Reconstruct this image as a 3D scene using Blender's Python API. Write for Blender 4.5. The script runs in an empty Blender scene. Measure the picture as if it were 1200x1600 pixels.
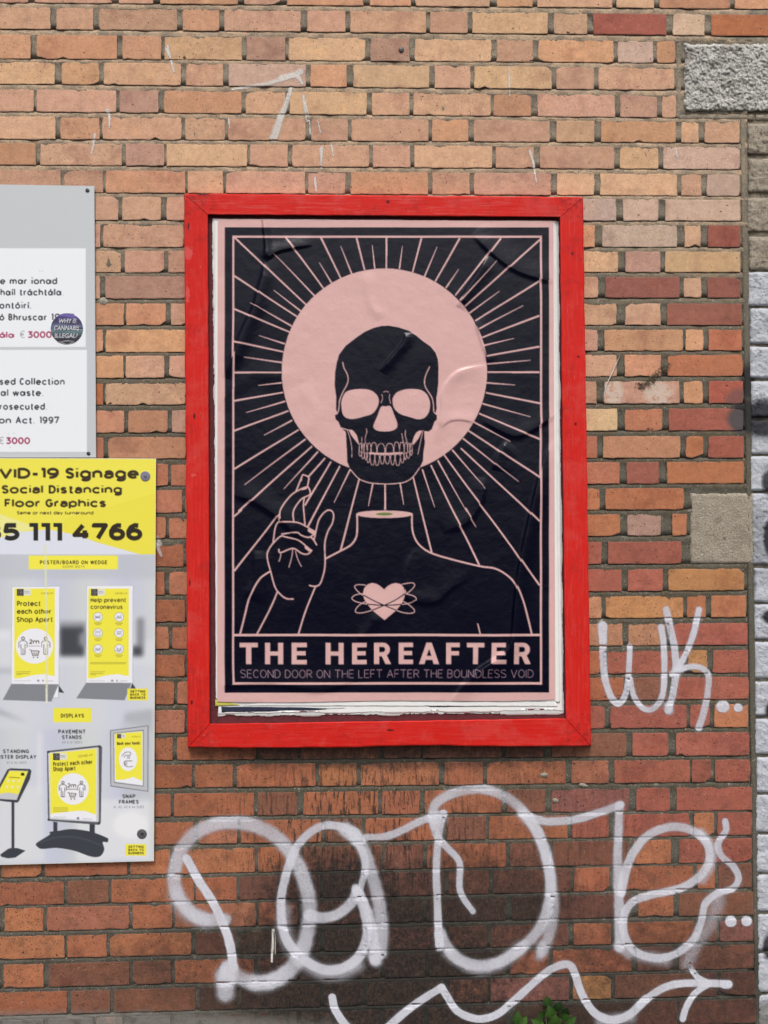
import bpy, bmesh, math, random
import numpy as np
from mathutils import Vector, noise as mn

# ------------------------------------------------------------------ camera, world, sun, exposure
S = 0.00175            # metres of wall per photograph pixel
D = 2.5                # camera distance from the brick face
Z0 = 0.15              # height of the photograph's bottom edge above the pavement
ZC = Z0 + 800 * S
scn = bpy.context.scene
COL = scn.collection
cd = bpy.data.cameras.new('camera'); cam = bpy.data.objects.new('camera', cd); COL.objects.link(cam)
cam.location = (0, -D, ZC); cam.rotation_euler = (math.radians(90), 0, 0)
cd.sensor_fit = 'VERTICAL'; cd.sensor_height = 36; cd.lens = 36 * D / (1600 * S)
cd.clip_start = 0.05; cd.clip_end = 500
scn.camera = cam
SUN_EL, SUN_AZ = 55, -6     # degrees; azimuth off the wall's normal, minus is left
world = bpy.data.worlds.new('World'); scn.world = world; world.use_nodes = True
wt = world.node_tree; wt.nodes.clear()
sky = wt.nodes.new('ShaderNodeTexSky'); sky.sky_type = 'NISHITA'; sky.sun_disc = False
sky.sun_elevation = math.radians(SUN_EL); sky.sun_rotation = math.radians(180 + SUN_AZ)
sky.air_density = 1.0; sky.dust_density = 6.0; sky.ozone_density = 0.6
hs = wt.nodes.new('ShaderNodeHueSaturation'); hs.inputs['Saturation'].default_value = 0.42
bg = wt.nodes.new('ShaderNodeBackground'); bg.inputs['Strength'].default_value = 0.115
wo = wt.nodes.new('ShaderNodeOutputWorld')
wt.links.new(sky.outputs[0], hs.inputs['Color']); wt.links.new(hs.outputs[0], bg.inputs[0]); wt.links.new(bg.outputs[0], wo.inputs[0])
sl = bpy.data.lights.new('sun', 'SUN'); sl.energy = 1.5; sl.angle = math.radians(10); sl.color = (1.0, 0.97, 0.93)
so = bpy.data.objects.new('sun', sl); COL.objects.link(so)
_e, _a = math.radians(SUN_EL), math.radians(SUN_AZ)
_d = Vector((math.sin(_a) * math.cos(_e), -math.cos(_a) * math.cos(_e), math.sin(_e)))
so.rotation_euler = _d.to_track_quat('Z', 'Y').to_euler(); so.location = (0, -3, 5)
scn.view_settings.view_transform = 'Standard'; scn.view_settings.look = 'None'
scn.view_settings.gamma = 1.0; scn.view_settings.use_curve_mapping = False
scn.view_settings.exposure = 0.17

# ------------------------------------------------------------------ helpers
R = random.Random(7)
def lin(c):
    return tuple(((v / 255) / 12.92 if v <= 10 else ((v / 255 + 0.055) / 1.055) ** 2.4) for v in c)
def W(x, y, z=0.0):
    """measured point (photograph pixels) at height z off the brick face -> world"""
    k = (D - z) / D
    return Vector(((x - 600) * S * k, -z, ZC + (800 - y) * S * k))
def tag(o, label=None, cat=None, group=None, kind=None):
    if label: o['label'] = label
    if cat: o['category'] = cat
    if group: o['group'] = group
    if kind: o['kind'] = kind
    return o
def empty(name, loc, label, cat, group=None):
    o = bpy.data.objects.new(name, None); o.empty_display_size = .1; o.location = loc; COL.objects.link(o)
    return tag(o, label, cat, group)
def mesh_obj(name, verts, faces, mat=None, parent=None, smooth=False, centre=True):
    """verts in world space; the object's origin goes to their middle"""
    v = np.asarray(verts, dtype=np.float64).reshape(-1, 3)
    c = (v.min(0) + v.max(0)) / 2 if centre else np.zeros(3)
    me = bpy.data.meshes.new(name)
    me.from_pydata((v - c).tolist(), [], faces)
    me.update()
    if smooth: me.shade_smooth()
    if mat: me.materials.append(mat)
    o = bpy.data.objects.new(name, me); COL.objects.link(o)
    if parent is not None:
        o.parent = parent
        c = c - np.array(parent.location) - (np.array(parent.parent.location) if parent.parent else 0)
    o.location = c
    return o
def grid_mesh(name, V, mat, parent=None, attrs=None, smooth=True, keep=None):
    """V: (ny,nx,3) world points -> quads, fast"""
    ny, nx = V.shape[:2]
    v = V.reshape(-1, 3); c = (v.min(0) + v.max(0)) / 2
    idx = np.arange(ny * nx).reshape(ny, nx)
    q = np.stack([idx[:-1, :-1], idx[1:, :-1], idx[1:, 1:], idx[:-1, 1:]], -1).reshape(-1, 4)
    if keep is not None: q = q[keep.reshape(-1)]
    used = np.unique(q); rem = np.full(ny * nx, -1); rem[used] = np.arange(len(used))
    q = rem[q]; v = v[used] - c
    me = bpy.data.meshes.new(name)
    me.vertices.add(len(v)); me.vertices.foreach_set('co', v.astype(np.float32).ravel())
    me.loops.add(q.size); me.loops.foreach_set('vertex_index', q.astype(np.int32).ravel())
    me.polygons.add(len(q)); me.polygons.foreach_set('loop_start', (np.arange(len(q)) * 4).astype(np.int32))
    me.update(calc_edges=True); me.validate()
    if smooth: me.shade_smooth()
    for k, (tp, arr) in (attrs or {}).items():
        at = me.attributes.new(k, tp, 'POINT')
        if tp == 'FLOAT_COLOR':
            a = np.ones((len(used), 4), np.float32); a[:, :3] = arr.reshape(-1, 3)[used]
            at.data.foreach_set('color', a.ravel())
        else:
            at.data.foreach_set('value', arr.reshape(-1)[used].astype(np.float32))
    if mat: me.materials.append(mat)
    o = bpy.data.objects.new(name, me); COL.objects.link(o)
    if parent is not None: o.parent = parent; c = c - np.array(parent.location)
    o.location = c
    return o

class NT:
    def __init__(s, name):
        s.m = bpy.data.materials.new(name); s.m.use_nodes = True; s.t = s.m.node_tree; s.n = s.t.nodes
        s.b = s.n['Principled BSDF']; s.out = s.n['Material Output']
        g = s.n.new('ShaderNodeNewGeometry'); s.P = g.outputs['Position']
    def set(s, sock, v):
        if hasattr(v, 'links'): s.t.links.new(v, sock)
        elif v is not None:
            try: sock.default_value = v
            except Exception: sock.default_value = (*v, 1) if len(v) == 3 else v
    def math(s, op, a, b=0.0, c=None, clamp=False):
        n = s.n.new('ShaderNodeMath'); n.operation = op; n.use_clamp = clamp
        s.set(n.inputs[0], a); s.set(n.inputs[1], b)
        if c is not None: s.set(n.inputs[2], c)
        return n.outputs[0]
    def vm(s, op, a, b):
        n = s.n.new('ShaderNodeVectorMath'); n.operation = op; s.set(n.inputs[0], a); s.set(n.inputs[1], b)
        return n.outputs['Value'] if op in ('LENGTH', 'DISTANCE') else n.outputs['Vector']
    def mix(s, f, a, b, mode='MIX'):
        n = s.n.new('ShaderNodeMix'); n.data_type = 'RGBA'; n.blend_type = mode; n.clamp_factor = True
        s.set(n.inputs[0], f)
        for k, v in ((6, a), (7, b)):
            if isinstance(v, tuple) and len(v) == 3: v = (*v, 1)
            s.set(n.inputs[k], v)
        return n.outputs[2]
    def noise(s, scale, detail=3, rough=.55, vec=None, dist=0, stretch=None, off=(0, 0, 0)):
        v = vec or s.P
        mp = s.n.new('ShaderNodeMapping'); s.t.links.new(v, mp.inputs[0]); mp.inputs['Location'].default_value = off
        if stretch: mp.inputs['Scale'].default_value = stretch
        n = s.n.new('ShaderNodeTexNoise'); s.t.links.new(mp.outputs[0], n.inputs['Vector'])
        n.inputs['Scale'].default_value = scale; n.inputs['Detail'].default_value = detail
        n.inputs['Roughness'].default_value = rough; n.inputs['Distortion'].default_value = dist
        return n.outputs['Fac']
    def vor(s, scale, feature='F1'):
        n = s.n.new('ShaderNodeTexVoronoi'); n.feature = feature; s.t.links.new(s.P, n.inputs['Vector']); n.inputs['Scale'].default_value = scale
        return n.outputs['Distance']
    def mr(s, v, a, b, c=0.0, d=1.0):
        n = s.n.new('ShaderNodeMapRange'); n.interpolation_type = 'SMOOTHSTEP'
        s.set(n.inputs[0], v)
        for i, k in enumerate((a, b, c, d)): s.set(n.inputs[i + 1], k)
        return n.outputs[0]
    def attr(s, name, out='Color'):
        n = s.n.new('ShaderNodeAttribute'); n.attribute_name = name; return n.outputs[out]
    def blob(s, x, y, rx, ry, n=None, amt=.5, lo=.6, hi=1.15):
        """soft-edged stain centred on a measured wall point, ragged by noise n"""
        c = W(x, y); d = s.vm('SUBTRACT', s.P, tuple(c)); d = s.vm('MULTIPLY', d, (1 / (rx * S), 0, 1 / (ry * S)))
        l = s.vm('LENGTH', d, (0, 0, 0))
        if n is not None: l = s.math('ADD', l, s.math('MULTIPLY', s.math('SUBTRACT', n, .5), amt * 2))
        return s.mr(l, hi, lo)
    def mx(s, *a):
        r = a[0]
        for b in a[1:]: r = s.math('MAXIMUM', r, b)
        return r
    def bump(s, h, strength, dist, prev=None):
        n = s.n.new('ShaderNodeBump'); n.inputs['Strength'].default_value = strength; n.inputs['Distance'].default_value = dist
        s.set(n.inputs['Height'], h)
        if prev is not None: s.t.links.new(prev, n.inputs['Normal'])
        return n.outputs[0]
    def done(s, col, rough, nrm=None, spec=None, metal=None, alpha=None, sheen=None):
        s.set(s.b.inputs['Base Color'], (*col, 1) if isinstance(col, tuple) and len(col) == 3 else col)
        s.set(s.b.inputs['Roughness'], rough)
        if nrm is not None: s.t.links.new(nrm, s.b.inputs['Normal'])
        if spec is not None: s.set(s.b.inputs['Specular IOR Level'], spec)
        if metal is not None: s.set(s.b.inputs['Metallic'], metal)
        if alpha is not None: s.set(s.b.inputs['Alpha'], alpha)
        return s.m

def catmull(pts, n=6, closed=False):
    pts = [tuple(map(float, p)) for p in pts]; N = len(pts); out = []
    if N < 3 and not closed: return np.array(pts)
    rng = range(N if closed else N - 1)
    for i in rng:
        if closed: p = [pts[(i + k) % N] for k in (-1, 0, 1, 2)]
        else: p = [pts[max(0, i - 1)], pts[i], pts[i + 1], pts[min(N - 1, i + 2)]]
        p = [np.array(q) for q in p]
        for k in range(n):
            t = k / n
            out.append(.5 * ((2 * p[1]) + (-p[0] + p[2]) * t + (2 * p[0] - 5 * p[1] + 4 * p[2] - p[3]) * t * t + (-p[0] + 3 * p[1] - 3 * p[2] + p[3]) * t ** 3))
    if not closed: out.append(np.array(pts[-1]))
    return np.array(out)

# ------------------------------------------------------------------ print: vector art laid down on a fine grid of print colours
_TX = {}
def glyphs(body):
    """outline edges (n,2,2) of a word in the built-in typeface, in ems"""
    if body in _TX: return _TX[body]
    cu = bpy.data.curves.new('word', 'FONT'); cu.body = body; cu.fill_mode = 'NONE'; cu.resolution_u = 4; cu.size = 1
    ob = bpy.data.objects.new('word', cu); COL.objects.link(ob)
    dg = bpy.context.evaluated_depsgraph_get(); dg.update()
    me = bpy.data.meshes.new_from_object(ob.evaluated_get(dg))
    co = np.zeros(len(me.vertices) * 3, np.float32); me.vertices.foreach_get('co', co); co = co.reshape(-1, 3)[:, :2]
    ed = np.zeros(len(me.edges) * 2, np.int32); me.edges.foreach_get('vertices', ed); ed = ed.reshape(-1, 2)
    bpy.data.objects.remove(ob); bpy.data.curves.remove(cu); bpy.data.meshes.remove(me)
    _TX[body] = co[ed]
    return _TX[body]
class Canvas:
    def __init__(s, x0, y0, x1, y1, step, ss, bgc):
        s.x0, s.y0, s.step, s.ss = x0, y0, step, ss; s.q = step / ss
        s.w = int(round((x1 - x0) / step)) * ss; s.h = int(round((y1 - y0) / step)) * ss
        s.a = np.empty((s.h, s.w, 3), np.float32); s.a[:] = bgc
    def mask_edges(s, E, grow=0.0, rad=None):
        E = (np.asarray(E, np.float64) - (s.x0, s.y0)) / s.q
        pad = int(math.ceil(grow / s.q)) + 2
        mnx, mny = np.floor(E.reshape(-1, 2).min(0)).astype(int) - pad; mxx, mxy = np.ceil(E.reshape(-1, 2).max(0)).astype(int) + pad
        cy0, cy1 = max(0, mny), min(s.h, mxy); cx0, cx1 = max(0, mnx), min(s.w, mxx)
        if cy1 <= cy0 or cx1 <= cx0: return None
        H, Wd = cy1 - cy0, cx1 - cx0
        T = np.zeros((H, Wd + 1), np.int32)
        for (ax, ay), (bx, by) in E:
            if ay == by: continue
            if ay > by: ax, ay, bx, by = bx, by, ax, ay
            r0 = max(cy0, int(math.ceil(ay - .5))); r1 = min(cy1, int(math.ceil(by - .5)))
            if r1 <= r0: continue
            rr = np.arange(r0, r1); xx = ax + (rr + .5 - ay) * (bx - ax) / (by - ay)
            ci = np.clip(np.ceil(xx - .5).astype(int) - cx0, 0, Wd)
            np.add.at(T, (rr - cy0, ci), 1)
        M = (np.cumsum(T, 1)[:, :Wd] & 1).astype(bool)
        if grow > 0:
            g = grow / s.q; k = int(math.ceil(g)); O = M.copy()
            for dy in range(-k, k + 1):
                for dx in range(-k, k + 1):
                    if max(abs(dx), abs(dy)) > g or abs(dx) + abs(dy) > 1.75 * g or (dx == 0 and dy == 0): continue
                    ys, yd = (slice(max(0, -dy), H - max(0, dy)), slice(max(0, dy), H - max(0, -dy)))
                    xs, xd = (slice(max(0, -dx), Wd - max(0, dx)), slice(max(0, dx), Wd - max(0, -dx)))
                    O[yd, xd] |= M[ys, xs]
            M = O
        return (slice(cy0, cy1), slice(cx0, cx1)), M
    def paint(s, r, col, al=1.0):
        if r is None: return
        sl, M = r; v = s.a[sl]; c = np.array(col, np.float32)
        v[M] = v[M] * (1 - al) + c * al
    def poly(s, pts, col, al=1.0, smooth=False, grow=0.0):
        p = catmull(pts, 5, True) if smooth else np.array(pts, float)
        s.paint(s.mask_edges(np.stack([p, np.roll(p, -1, 0)], 1), grow), col, al)
    def rect(s, x0, y0, x1, y1, col, al=1.0): s.poly([(x0, y0), (x1, y0), (x1, y1), (x0, y1)], col, al)
    def ell(s, cx, cy, rx, ry, col, al=1.0):
        t = np.linspace(0, 2 * np.pi, 72, endpoint=False); s.poly(np.stack([cx + rx * np.cos(t), cy + ry * np.sin(t)], 1), col, al)
    def line(s, pts, w, col, al=1.0, smooth=True, w1=None):
        p = catmull(pts, 6) if smooth and len(pts) > 2 else np.array(pts, float)
        n = len(p); U = None
        for i in range(n - 1):
            a, b = p[i], p[i + 1]; d = b - a; L = math.hypot(*d)
            if L < 1e-6: continue
            nn = np.array((-d[1], d[0])) / L
            wa = w / 2 if w1 is None else (w + (w1 - w) * i / (n - 1)) / 2
            wb = w / 2 if w1 is None else (w + (w1 - w) * (i + 1) / (n - 1)) / 2
            e = d / L * min(wa, wb) * (.5 if smooth and len(pts) > 2 else 0)
            q = np.array([a + nn * wa - e, b + nn * wb + e, b - nn * wb + e, a - nn * wa - e])
            s.paint(s.mask_edges(np.stack([q, np.roll(q, -1, 0)], 1)), col, al)
    def text(s, body, x0, x1, base, cap, col, bold=0.0, al=1.0, slant=0.0, rise=0.0):
        E = glyphs(body).astype(np.float64)
        cH = glyphs('H'); ch = cH[..., 1].max() - cH[..., 1].min()
        lo, hi = E[..., 0].min(), E[..., 0].max()
        sx = (x1 - x0 - 2 * bold) / (hi - lo); sy = (cap - 2 * bold) / ch
        X = x0 + bold + (E[..., 0] - lo) * sx + E[..., 1] * sy * slant; Y = base - bold - E[..., 1] * sy + (X - x0) * rise
        s.paint(s.mask_edges(np.stack([X, Y], -1), bold), col, al)
    def pen(s, pts, w, col, al=1.0):
        """one stroke of constant width with filled joins and cut ends, painted once"""
        p = [np.array(q, float) for q in pts]; n = len(p); M = None; shapes = []
        for i in range(n - 1):
            d = p[i + 1] - p[i]; L = math.hypot(*d)
            if L < 1e-6: continue
            nn = np.array((-d[1], d[0])) / L * w / 2; shapes.append(np.array([p[i] + nn, p[i + 1] + nn, p[i + 1] - nn, p[i] - nn]))
        closed = n > 3 and np.hypot(*(p[0] - p[-1])) < 1e-4
        for i in range(0 if closed else 1, n - 1):
            t = np.linspace(0, 2 * np.pi, 12, endpoint=False); shapes.append(np.stack([p[i][0] + w / 2 * np.cos(t), p[i][1] + w / 2 * np.sin(t)], 1))
        for q in shapes: s.paint(s.mask_edges(np.stack([q, np.roll(q, -1, 0)], 1)), col, al)
    def mono(s, body, x0, x1, base, cap, col, w, xh=.72, gap=.17, slant=0.0, rise=0.0):
        """geometric lettering drawn with a pen of width w"""
        capn = cap - w; G_ = [letter(c, xh) for c in body]
        gp = gap * capn + w; tot = sum(g[0] for g in G_); sx = (x1 - x0 - w - gp * (len(body) - 1)) / tot; x = x0 + w / 2
        if sx < .35 * capn: gp = max(w * 1.05, (x1 - x0 - w - .45 * capn * tot) / max(1, len(body) - 1)); sx = (x1 - x0 - w - gp * (len(body) - 1)) / tot
        for wd, st in G_:
            for L in st:
                s.pen([(x + px_ * sx + (py_ * capn) * slant, base - w / 2 - py_ * capn + (x - x0) * rise) for px_, py_ in L], w, col)
            x += wd * sx + gp
    def blur(s, x0, y0, x1, y1, r, n=3):
        a, b = [int((x - s.x0) / s.q) for x in (x0, x1)]; c, d = [int((y - s.y0) / s.q) for y in (y0, y1)]
        a, c = max(0, a), max(0, c); v = s.a[c:d, a:b]; k = max(1, int(r / s.q))
        for _ in range(n):
            for ax in (0, 1):
                P_ = np.concatenate([np.repeat(v.take([0], ax), k, ax), v, np.repeat(v.take([-1], ax), k + 1, ax)], ax)
                cs = np.cumsum(P_, ax, dtype=np.float64); m = v.shape[ax]
                v = ((cs.take(np.arange(2 * k + 1, 2 * k + 1 + m), ax) - cs.take(np.arange(0, m), ax)) / (2 * k + 1)).astype(np.float32)
        s.a[c:d, a:b] = v
    def get(s):
        a = s.a.reshape(s.h // s.ss, s.ss, s.w // s.ss, s.ss, 3).mean((1, 3)) / 255
        return np.where(a <= .04045, a / 12.92, ((a + .055) / 1.055) ** 2.4).astype(np.float32)
    def sample(s, X, Y):
        a = s.get(); h, w = a.shape[:2]
        v = np.clip((Y - s.y0) / s.step - .5, 0, h - 1.001); u = np.clip((X - s.x0) / s.step - .5, 0, w - 1.001)
        i, j = v.astype(int), u.astype(int); fv, fu = (v - i)[..., None], (u - j)[..., None]
        return (a[i, j] * (1 - fu) + a[i, j + 1] * fu) * (1 - fv) + (a[i + 1, j] * (1 - fu) + a[i + 1, j + 1] * fu) * fv

def arc(cx, cy, rx, ry, a0, a1, n=10): return [(cx + rx * math.cos(math.radians(a0 + (a1 - a0) * k / n)), cy + ry * math.sin(math.radians(a0 + (a1 - a0) * k / n))) for k in range(n + 1)]
MONO = {'S': (.52, [arc(.26, .75, .25, .25, 25, 180, 8) + [(.03, .66), (.26, .52), (.47, .40)] + arc(.26, .25, .25, .25, 0, -155, 8)]), 'E': (.46, [[(.46, 1), (0, 1), (0, 0), (.46, 0)], [(0, .52), (.40, .52)]]),
 'C': (.56, [arc(.29, .5, .29, .5, 42, 318, 20)]), 'O': (.60, [arc(.30, .5, .30, .5, 0, 360, 24)]), 'N': (.56, [[(0, 0), (0, 1), (.56, 0), (.56, 1)]]), 'D': (.54, [[(0, 0), (0, 1), (.2, 1)] + arc(.2, .5, .34, .5, 90, -90, 12) + [(0, 0)]]),
 'R': (.50, [[(0, 0), (0, 1), (.24, 1)] + arc(.24, .74, .24, .26, 90, -90, 10) + [(0, .48)], [(.24, .48), (.52, 0)]]), 'T': (.58, [[(0, 1), (.58, 1)], [(.29, 1), (.29, 0)]]), 'H': (.56, [[(0, 0), (0, 1)], [(.56, 0), (.56, 1)], [(0, .52), (.56, .52)]]),
 'L': (.42, [[(0, 1), (0, 0), (.42, 0)]]), 'F': (.44, [[(.44, 1), (0, 1), (0, 0)], [(0, .49), (.38, .49)]]), 'A': (.60, [[(0, 0), (.30, 1), (.60, 0)], [(.11, .34), (.49, .34)]]), 'V': (.58, [[(0, 1), (.29, 0), (.58, 1)]]), 'I': (.02, [[(.01, 0), (.01, 1)]]),
 'B': (.50, [[(0, 0), (0, 1), (.22, 1)] + arc(.22, .76, .23, .24, 90, -90, 10) + [(0, .52)], [(.22, .52)] + arc(.22, .26, .27, .26, 90, -90, 10) + [(0, 0)]]), 'U': (.54, [[(0, 1), (0, .28)] + arc(.27, .28, .27, .28, 180, 360, 12) + [(.54, 1)]]), ' ': (.18, []),
 'G': (.60, [arc(.30, .5, .30, .5, 42, 320, 20) + [(.58, .28), (.58, .46), (.34, .46)]]), 'P': (.50, [[(0, 0), (0, 1), (.24, 1)] + arc(.24, .72, .26, .28, 90, -90, 10) + [(0, .44)]]), 'M': (.66, [[(0, 0), (0, 1), (.33, .35), (.66, 1), (.66, 0)]]),
 'K': (.52, [[(0, 0), (0, 1)], [(.5, 1), (.02, .42)], [(.17, .56), (.52, 0)]]), 'W': (.9, [[(0, 1), (.23, 0), (.45, 1), (.67, 0), (.9, 1)]]), 'Y': (.56, [[(0, 1), (.28, .45), (.56, 1)], [(.28, .45), (.28, 0)]]), 'Z': (.52, [[(0, 1), (.5, 1), (0, 0), (.52, 0)]]),
 '0': (.54, [arc(.27, .5, .27, .5, 0, 360, 22)]), '1': (.16, [[(0, .99), (.16, .99), (.16, 0)]]), '2': (.48, [arc(.24, .74, .23, .26, 165, -35, 10) + [(.02, 0), (.48, 0)]]), '3': (.48, [[(.02, 1), (.44, 1), (.2, .6)] + arc(.22, .3, .26, .3, 80, -140, 12)]),
 '4': (.60, [[(.44, 0), (.44, .62)], [(.36, 1), (0, .26), (.60, .26)]]), '5': (.50, [[(.44, 1), (.08, 1), (.04, .56), (.2, .58)] + arc(.23, .30, .26, .30, 85, -140, 12)]), '6': (.50, [[(.42, .98), (.26, 1), (.1, .85), (.0, .55), (0, .32)] + arc(.25, .31, .25, .31, 180, 540, 20)]),
 '7': (.50, [[(0, .84), (0, 1), (.50, 1), (.16, 0)]]), '8': (.50, [arc(.25, .76, .21, .24, 0, 360, 16), arc(.25, .27, .25, .27, 0, 360, 18)]), '9': (.50, [[(.06, .02), (.22, 0), (.4, .15), (.5, .45), (.5, .68)] + arc(.25, .69, .25, .31, 0, 360, 20)]),
 '-': (.26, [[(0, .40), (.26, .40)]]), '.': (.04, [[(0, 0), (.04, 0)]]), ',': (.05, [[(.05, .03), (0, -.15)]]), '/': (.36, [[(0, -.1), (.36, 1.05)]]), '&': (.55, [[(.55, 0), (.12, .7), (.15, .95), (.3, .95), (.34, .75), (.05, .35), (.05, .08), (.25, 0), (.5, .35)]]),
 '€': (.55, [arc(.33, .5, .27, .5, 50, 310, 16), [(0, .6), (.42, .6)], [(0, .42), (.40, .42)]])}
def letter(c, X):
    if c in MONO: return MONO[c]
    a = X / 2; acc = None; DIA = {'í': 'i', 'á': 'a', 'ó': 'o'}
    if c in DIA: acc = c; c = DIA[c]
    A = 1.06
    if c == 'a' and X > .7: return (1.65 * a, [[(.12 * a, 1.6 * a)] + arc(.85 * a, 1.25 * a, .8 * a, .75 * a, 140, 0, 9) + [(1.65 * a, 0)], [(1.65 * a, 1.17 * a), (.75 * a, 1.17 * a)] + arc(.72 * a, .59 * a, .70 * a, .58 * a, 90, 270, 9) + [(1.1 * a, .02 * a), (1.65 * a, .45 * a)]])
    T = {'o': (2 * a, [arc(a, a, a, a, 0, 360, 20)]), 'c': (1.75 * a, [arc(a, a, a, a, 42, 318, 16)]), 'e': (2 * a, [[(.05 * a, a), (2 * a, a)] + arc(a, a, a, a, 5, 315, 18)]),
     'a': (2.0 * a, [arc(.86 * a, a, .86 * a, a, 0, 360, 20), [(2.0 * a, 2.1 * a), (2.0 * a, -.02)], [(1.72 * a, a), (2.0 * a, a)]]), 'd': (1.9 * a, [arc(.95 * a, a, .95 * a, a, 0, 360, 20), [(1.9 * a, A), (1.9 * a, 0)]]), 'b': (1.9 * a, [arc(.95 * a, a, .95 * a, a, 0, 360, 20), [(0, A), (0, 0)]]),
     'p': (1.9 * a, [arc(.95 * a, a, .95 * a, a, 0, 360, 20), [(0, 2 * a), (0, -.34)]]), 'g': (1.9 * a, [arc(.95 * a, a, .95 * a, a, 0, 360, 20), [(1.9 * a, 2 * a), (1.9 * a, -.05)] + arc(.98 * a, -.08, .92 * a, .24, 0, -150, 8)]),
     'n': (1.7 * a, [[(0, 0), (0, 2 * a)], [(0, a)] + arc(.85 * a, 1.12 * a, .85 * a, .88 * a, 180, 0, 10) + [(1.7 * a, 0)]]), 'h': (1.7 * a, [[(0, 0), (0, A)], [(0, a)] + arc(.85 * a, 1.12 * a, .85 * a, .88 * a, 180, 0, 10) + [(1.7 * a, 0)]]),
     'm': (2.9 * a, [[(0, 0), (0, 2 * a)], [(0, a)] + arc(.72 * a, 1.2 * a, .72 * a, .8 * a, 180, 0, 8) + [(1.45 * a, 0)], [(1.45 * a, a)] + arc(2.17 * a, 1.2 * a, .72 * a, .8 * a, 180, 0, 8) + [(2.9 * a, 0)]]),
     'u': (1.7 * a, [[(0, 2 * a)] + arc(.85 * a, .88 * a, .85 * a, .88 * a, 180, 360, 10), [(1.7 * a, 2 * a), (1.7 * a, 0)]]), 'r': (.85 * a, [[(0, 0), (0, 2 * a)], [(0, a)] + arc(.85 * a, 1.1 * a, .85 * a, .9 * a, 180, 90, 7)]),
     'i': (.02, [[(.01, 0), (.01, 2 * a)]] + ([] if acc else [[(.01, .98), (.01, 1.08)]])), 'l': (.02, [[(.01, 0), (.01, A)]]), 't': (.95 * a, [[(.4 * a, X + .26), (.4 * a, .2 * a)] + arc(.75 * a, .32 * a, .35 * a, .32 * a, 190, 300, 5), [(0, X), (.95 * a, X)]]),
     'f': (.9 * a, [[(.35 * a, 0), (.35 * a, .85)] + arc(.75 * a, .86, .4 * a, .2, 170, 75, 6), [(0, X), (.85 * a, X)]]), 's': (1.5 * a, [arc(.75 * a, 1.5 * a, .62 * a, .5 * a, 25, 180, 7) + [(.2 * a, 1.3 * a), (.75 * a, 1.03 * a), (1.32 * a, .78 * a)] + arc(.75 * a, .5 * a, .66 * a, .5 * a, 10, -155, 7)]),
     'v': (1.7 * a, [[(0, X), (.85 * a, 0), (1.7 * a, X)]]), 'w': (2.6 * a, [[(0, X), (.65 * a, 0), (1.3 * a, X), (1.95 * a, 0), (2.6 * a, X)]]), 'x': (1.6 * a, [[(0, X), (1.6 * a, 0)], [(1.6 * a, X), (0, 0)]]), 'y': (1.7 * a, [[(0, X), (.9 * a, .05)], [(1.7 * a, X), (.75 * a, -.3)]])}
    g = T[c]
    if acc: m = g[0] / 2; g = (g[0], g[1] + [[(m - .02, X + .14), (m + .12, X + .36)]])
    return g

# ---- the poster's artwork
PK = (215, 173, 170); NV = (3, 4, 25); GR = (112, 128, 70)
CV = Canvas(336, 338, 872, 1102, .9, 3, PK)
CV.rect(351, 355, 857.7, 1082.3, NV)
for a in ((362.6, 368, 847, 371.2), (362.6, 1066, 847, 1069.6), (362.6, 368, 366, 1069.6), (843.6, 368, 847, 1069.6)): CV.rect(*a, PK)
A1 = lambda v: (340 + v[0] / 4.286, 340 + v[1] / 4.286)
A2 = lambda v: (600 + v[0] / 3.75, 340 + v[1] / 3.75)
A3 = lambda v: (355 + v[0] / 6, 600 + v[1] / 6)
A4 = lambda v: (660 + v[0] / 6, 600 + v[1] / 6)
A5 = lambda v: (340 + v[0] / 4.286, 700 + v[1] / 4.286)
A6 = lambda v: (600 + v[0] / 4.286, 700 + v[1] / 4.286)
longr = [(A1, (110, 130), (595, 585)), (A1, (455, 130), (710, 475)), (A1, (690, 130), (828, 410)), (A1, (930, 130), (985, 352)), (A1, (1130, 130), (1130, 342)),
  (A1, (110, 390), (535, 665)), (A1, (110, 612), (485, 768)), (A1, (110, 830), (440, 898)), (A1, (110, 1038), (428, 1038)),
  (A2, (220, 120), (168, 320)), (A2, (445, 120), (300, 375)), (A2, (685, 120), (418, 455)), (A2, (918, 125), (473, 520)),
  (A2, (915, 370), (535, 605)), (A2, (910, 575), (572, 703)), (A2, (910, 755), (600, 810)), (A2, (910, 905), (605, 905)),
  (A3, (60, 160), (525, 80)), (A3, (60, 442), (575, 250)), (A3, (60, 800), (670, 428)), (A3, (105, 1195), (795, 582)),
  (A4, (1105, 182), (595, 80)), (A4, (1105, 518), (530, 275)), (A4, (1105, 872), (430, 435)),
  (A6, (1042, 490), (515, 0)), (A6, (1042, 920), (400, 40)), (A6, (638, 785), (315, 115)), (A6, (320, 700), (190, 170)),
  (A5, (110, 825), (410, 445)), (A5, (605, 195), (720, 65)), (A5, (820, 695), (950, 205)), (A5, (605, 525), (820, 120)), (A5, (585, 385), (760, 90)),
  (A6, (8, 415), (8, 235)), (A5, (110, 460), (165, 412))]
for f, a, b in longr: CV.line([f(a), f(b)], 2.9, PK, smooth=False, w1=2.4)
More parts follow.
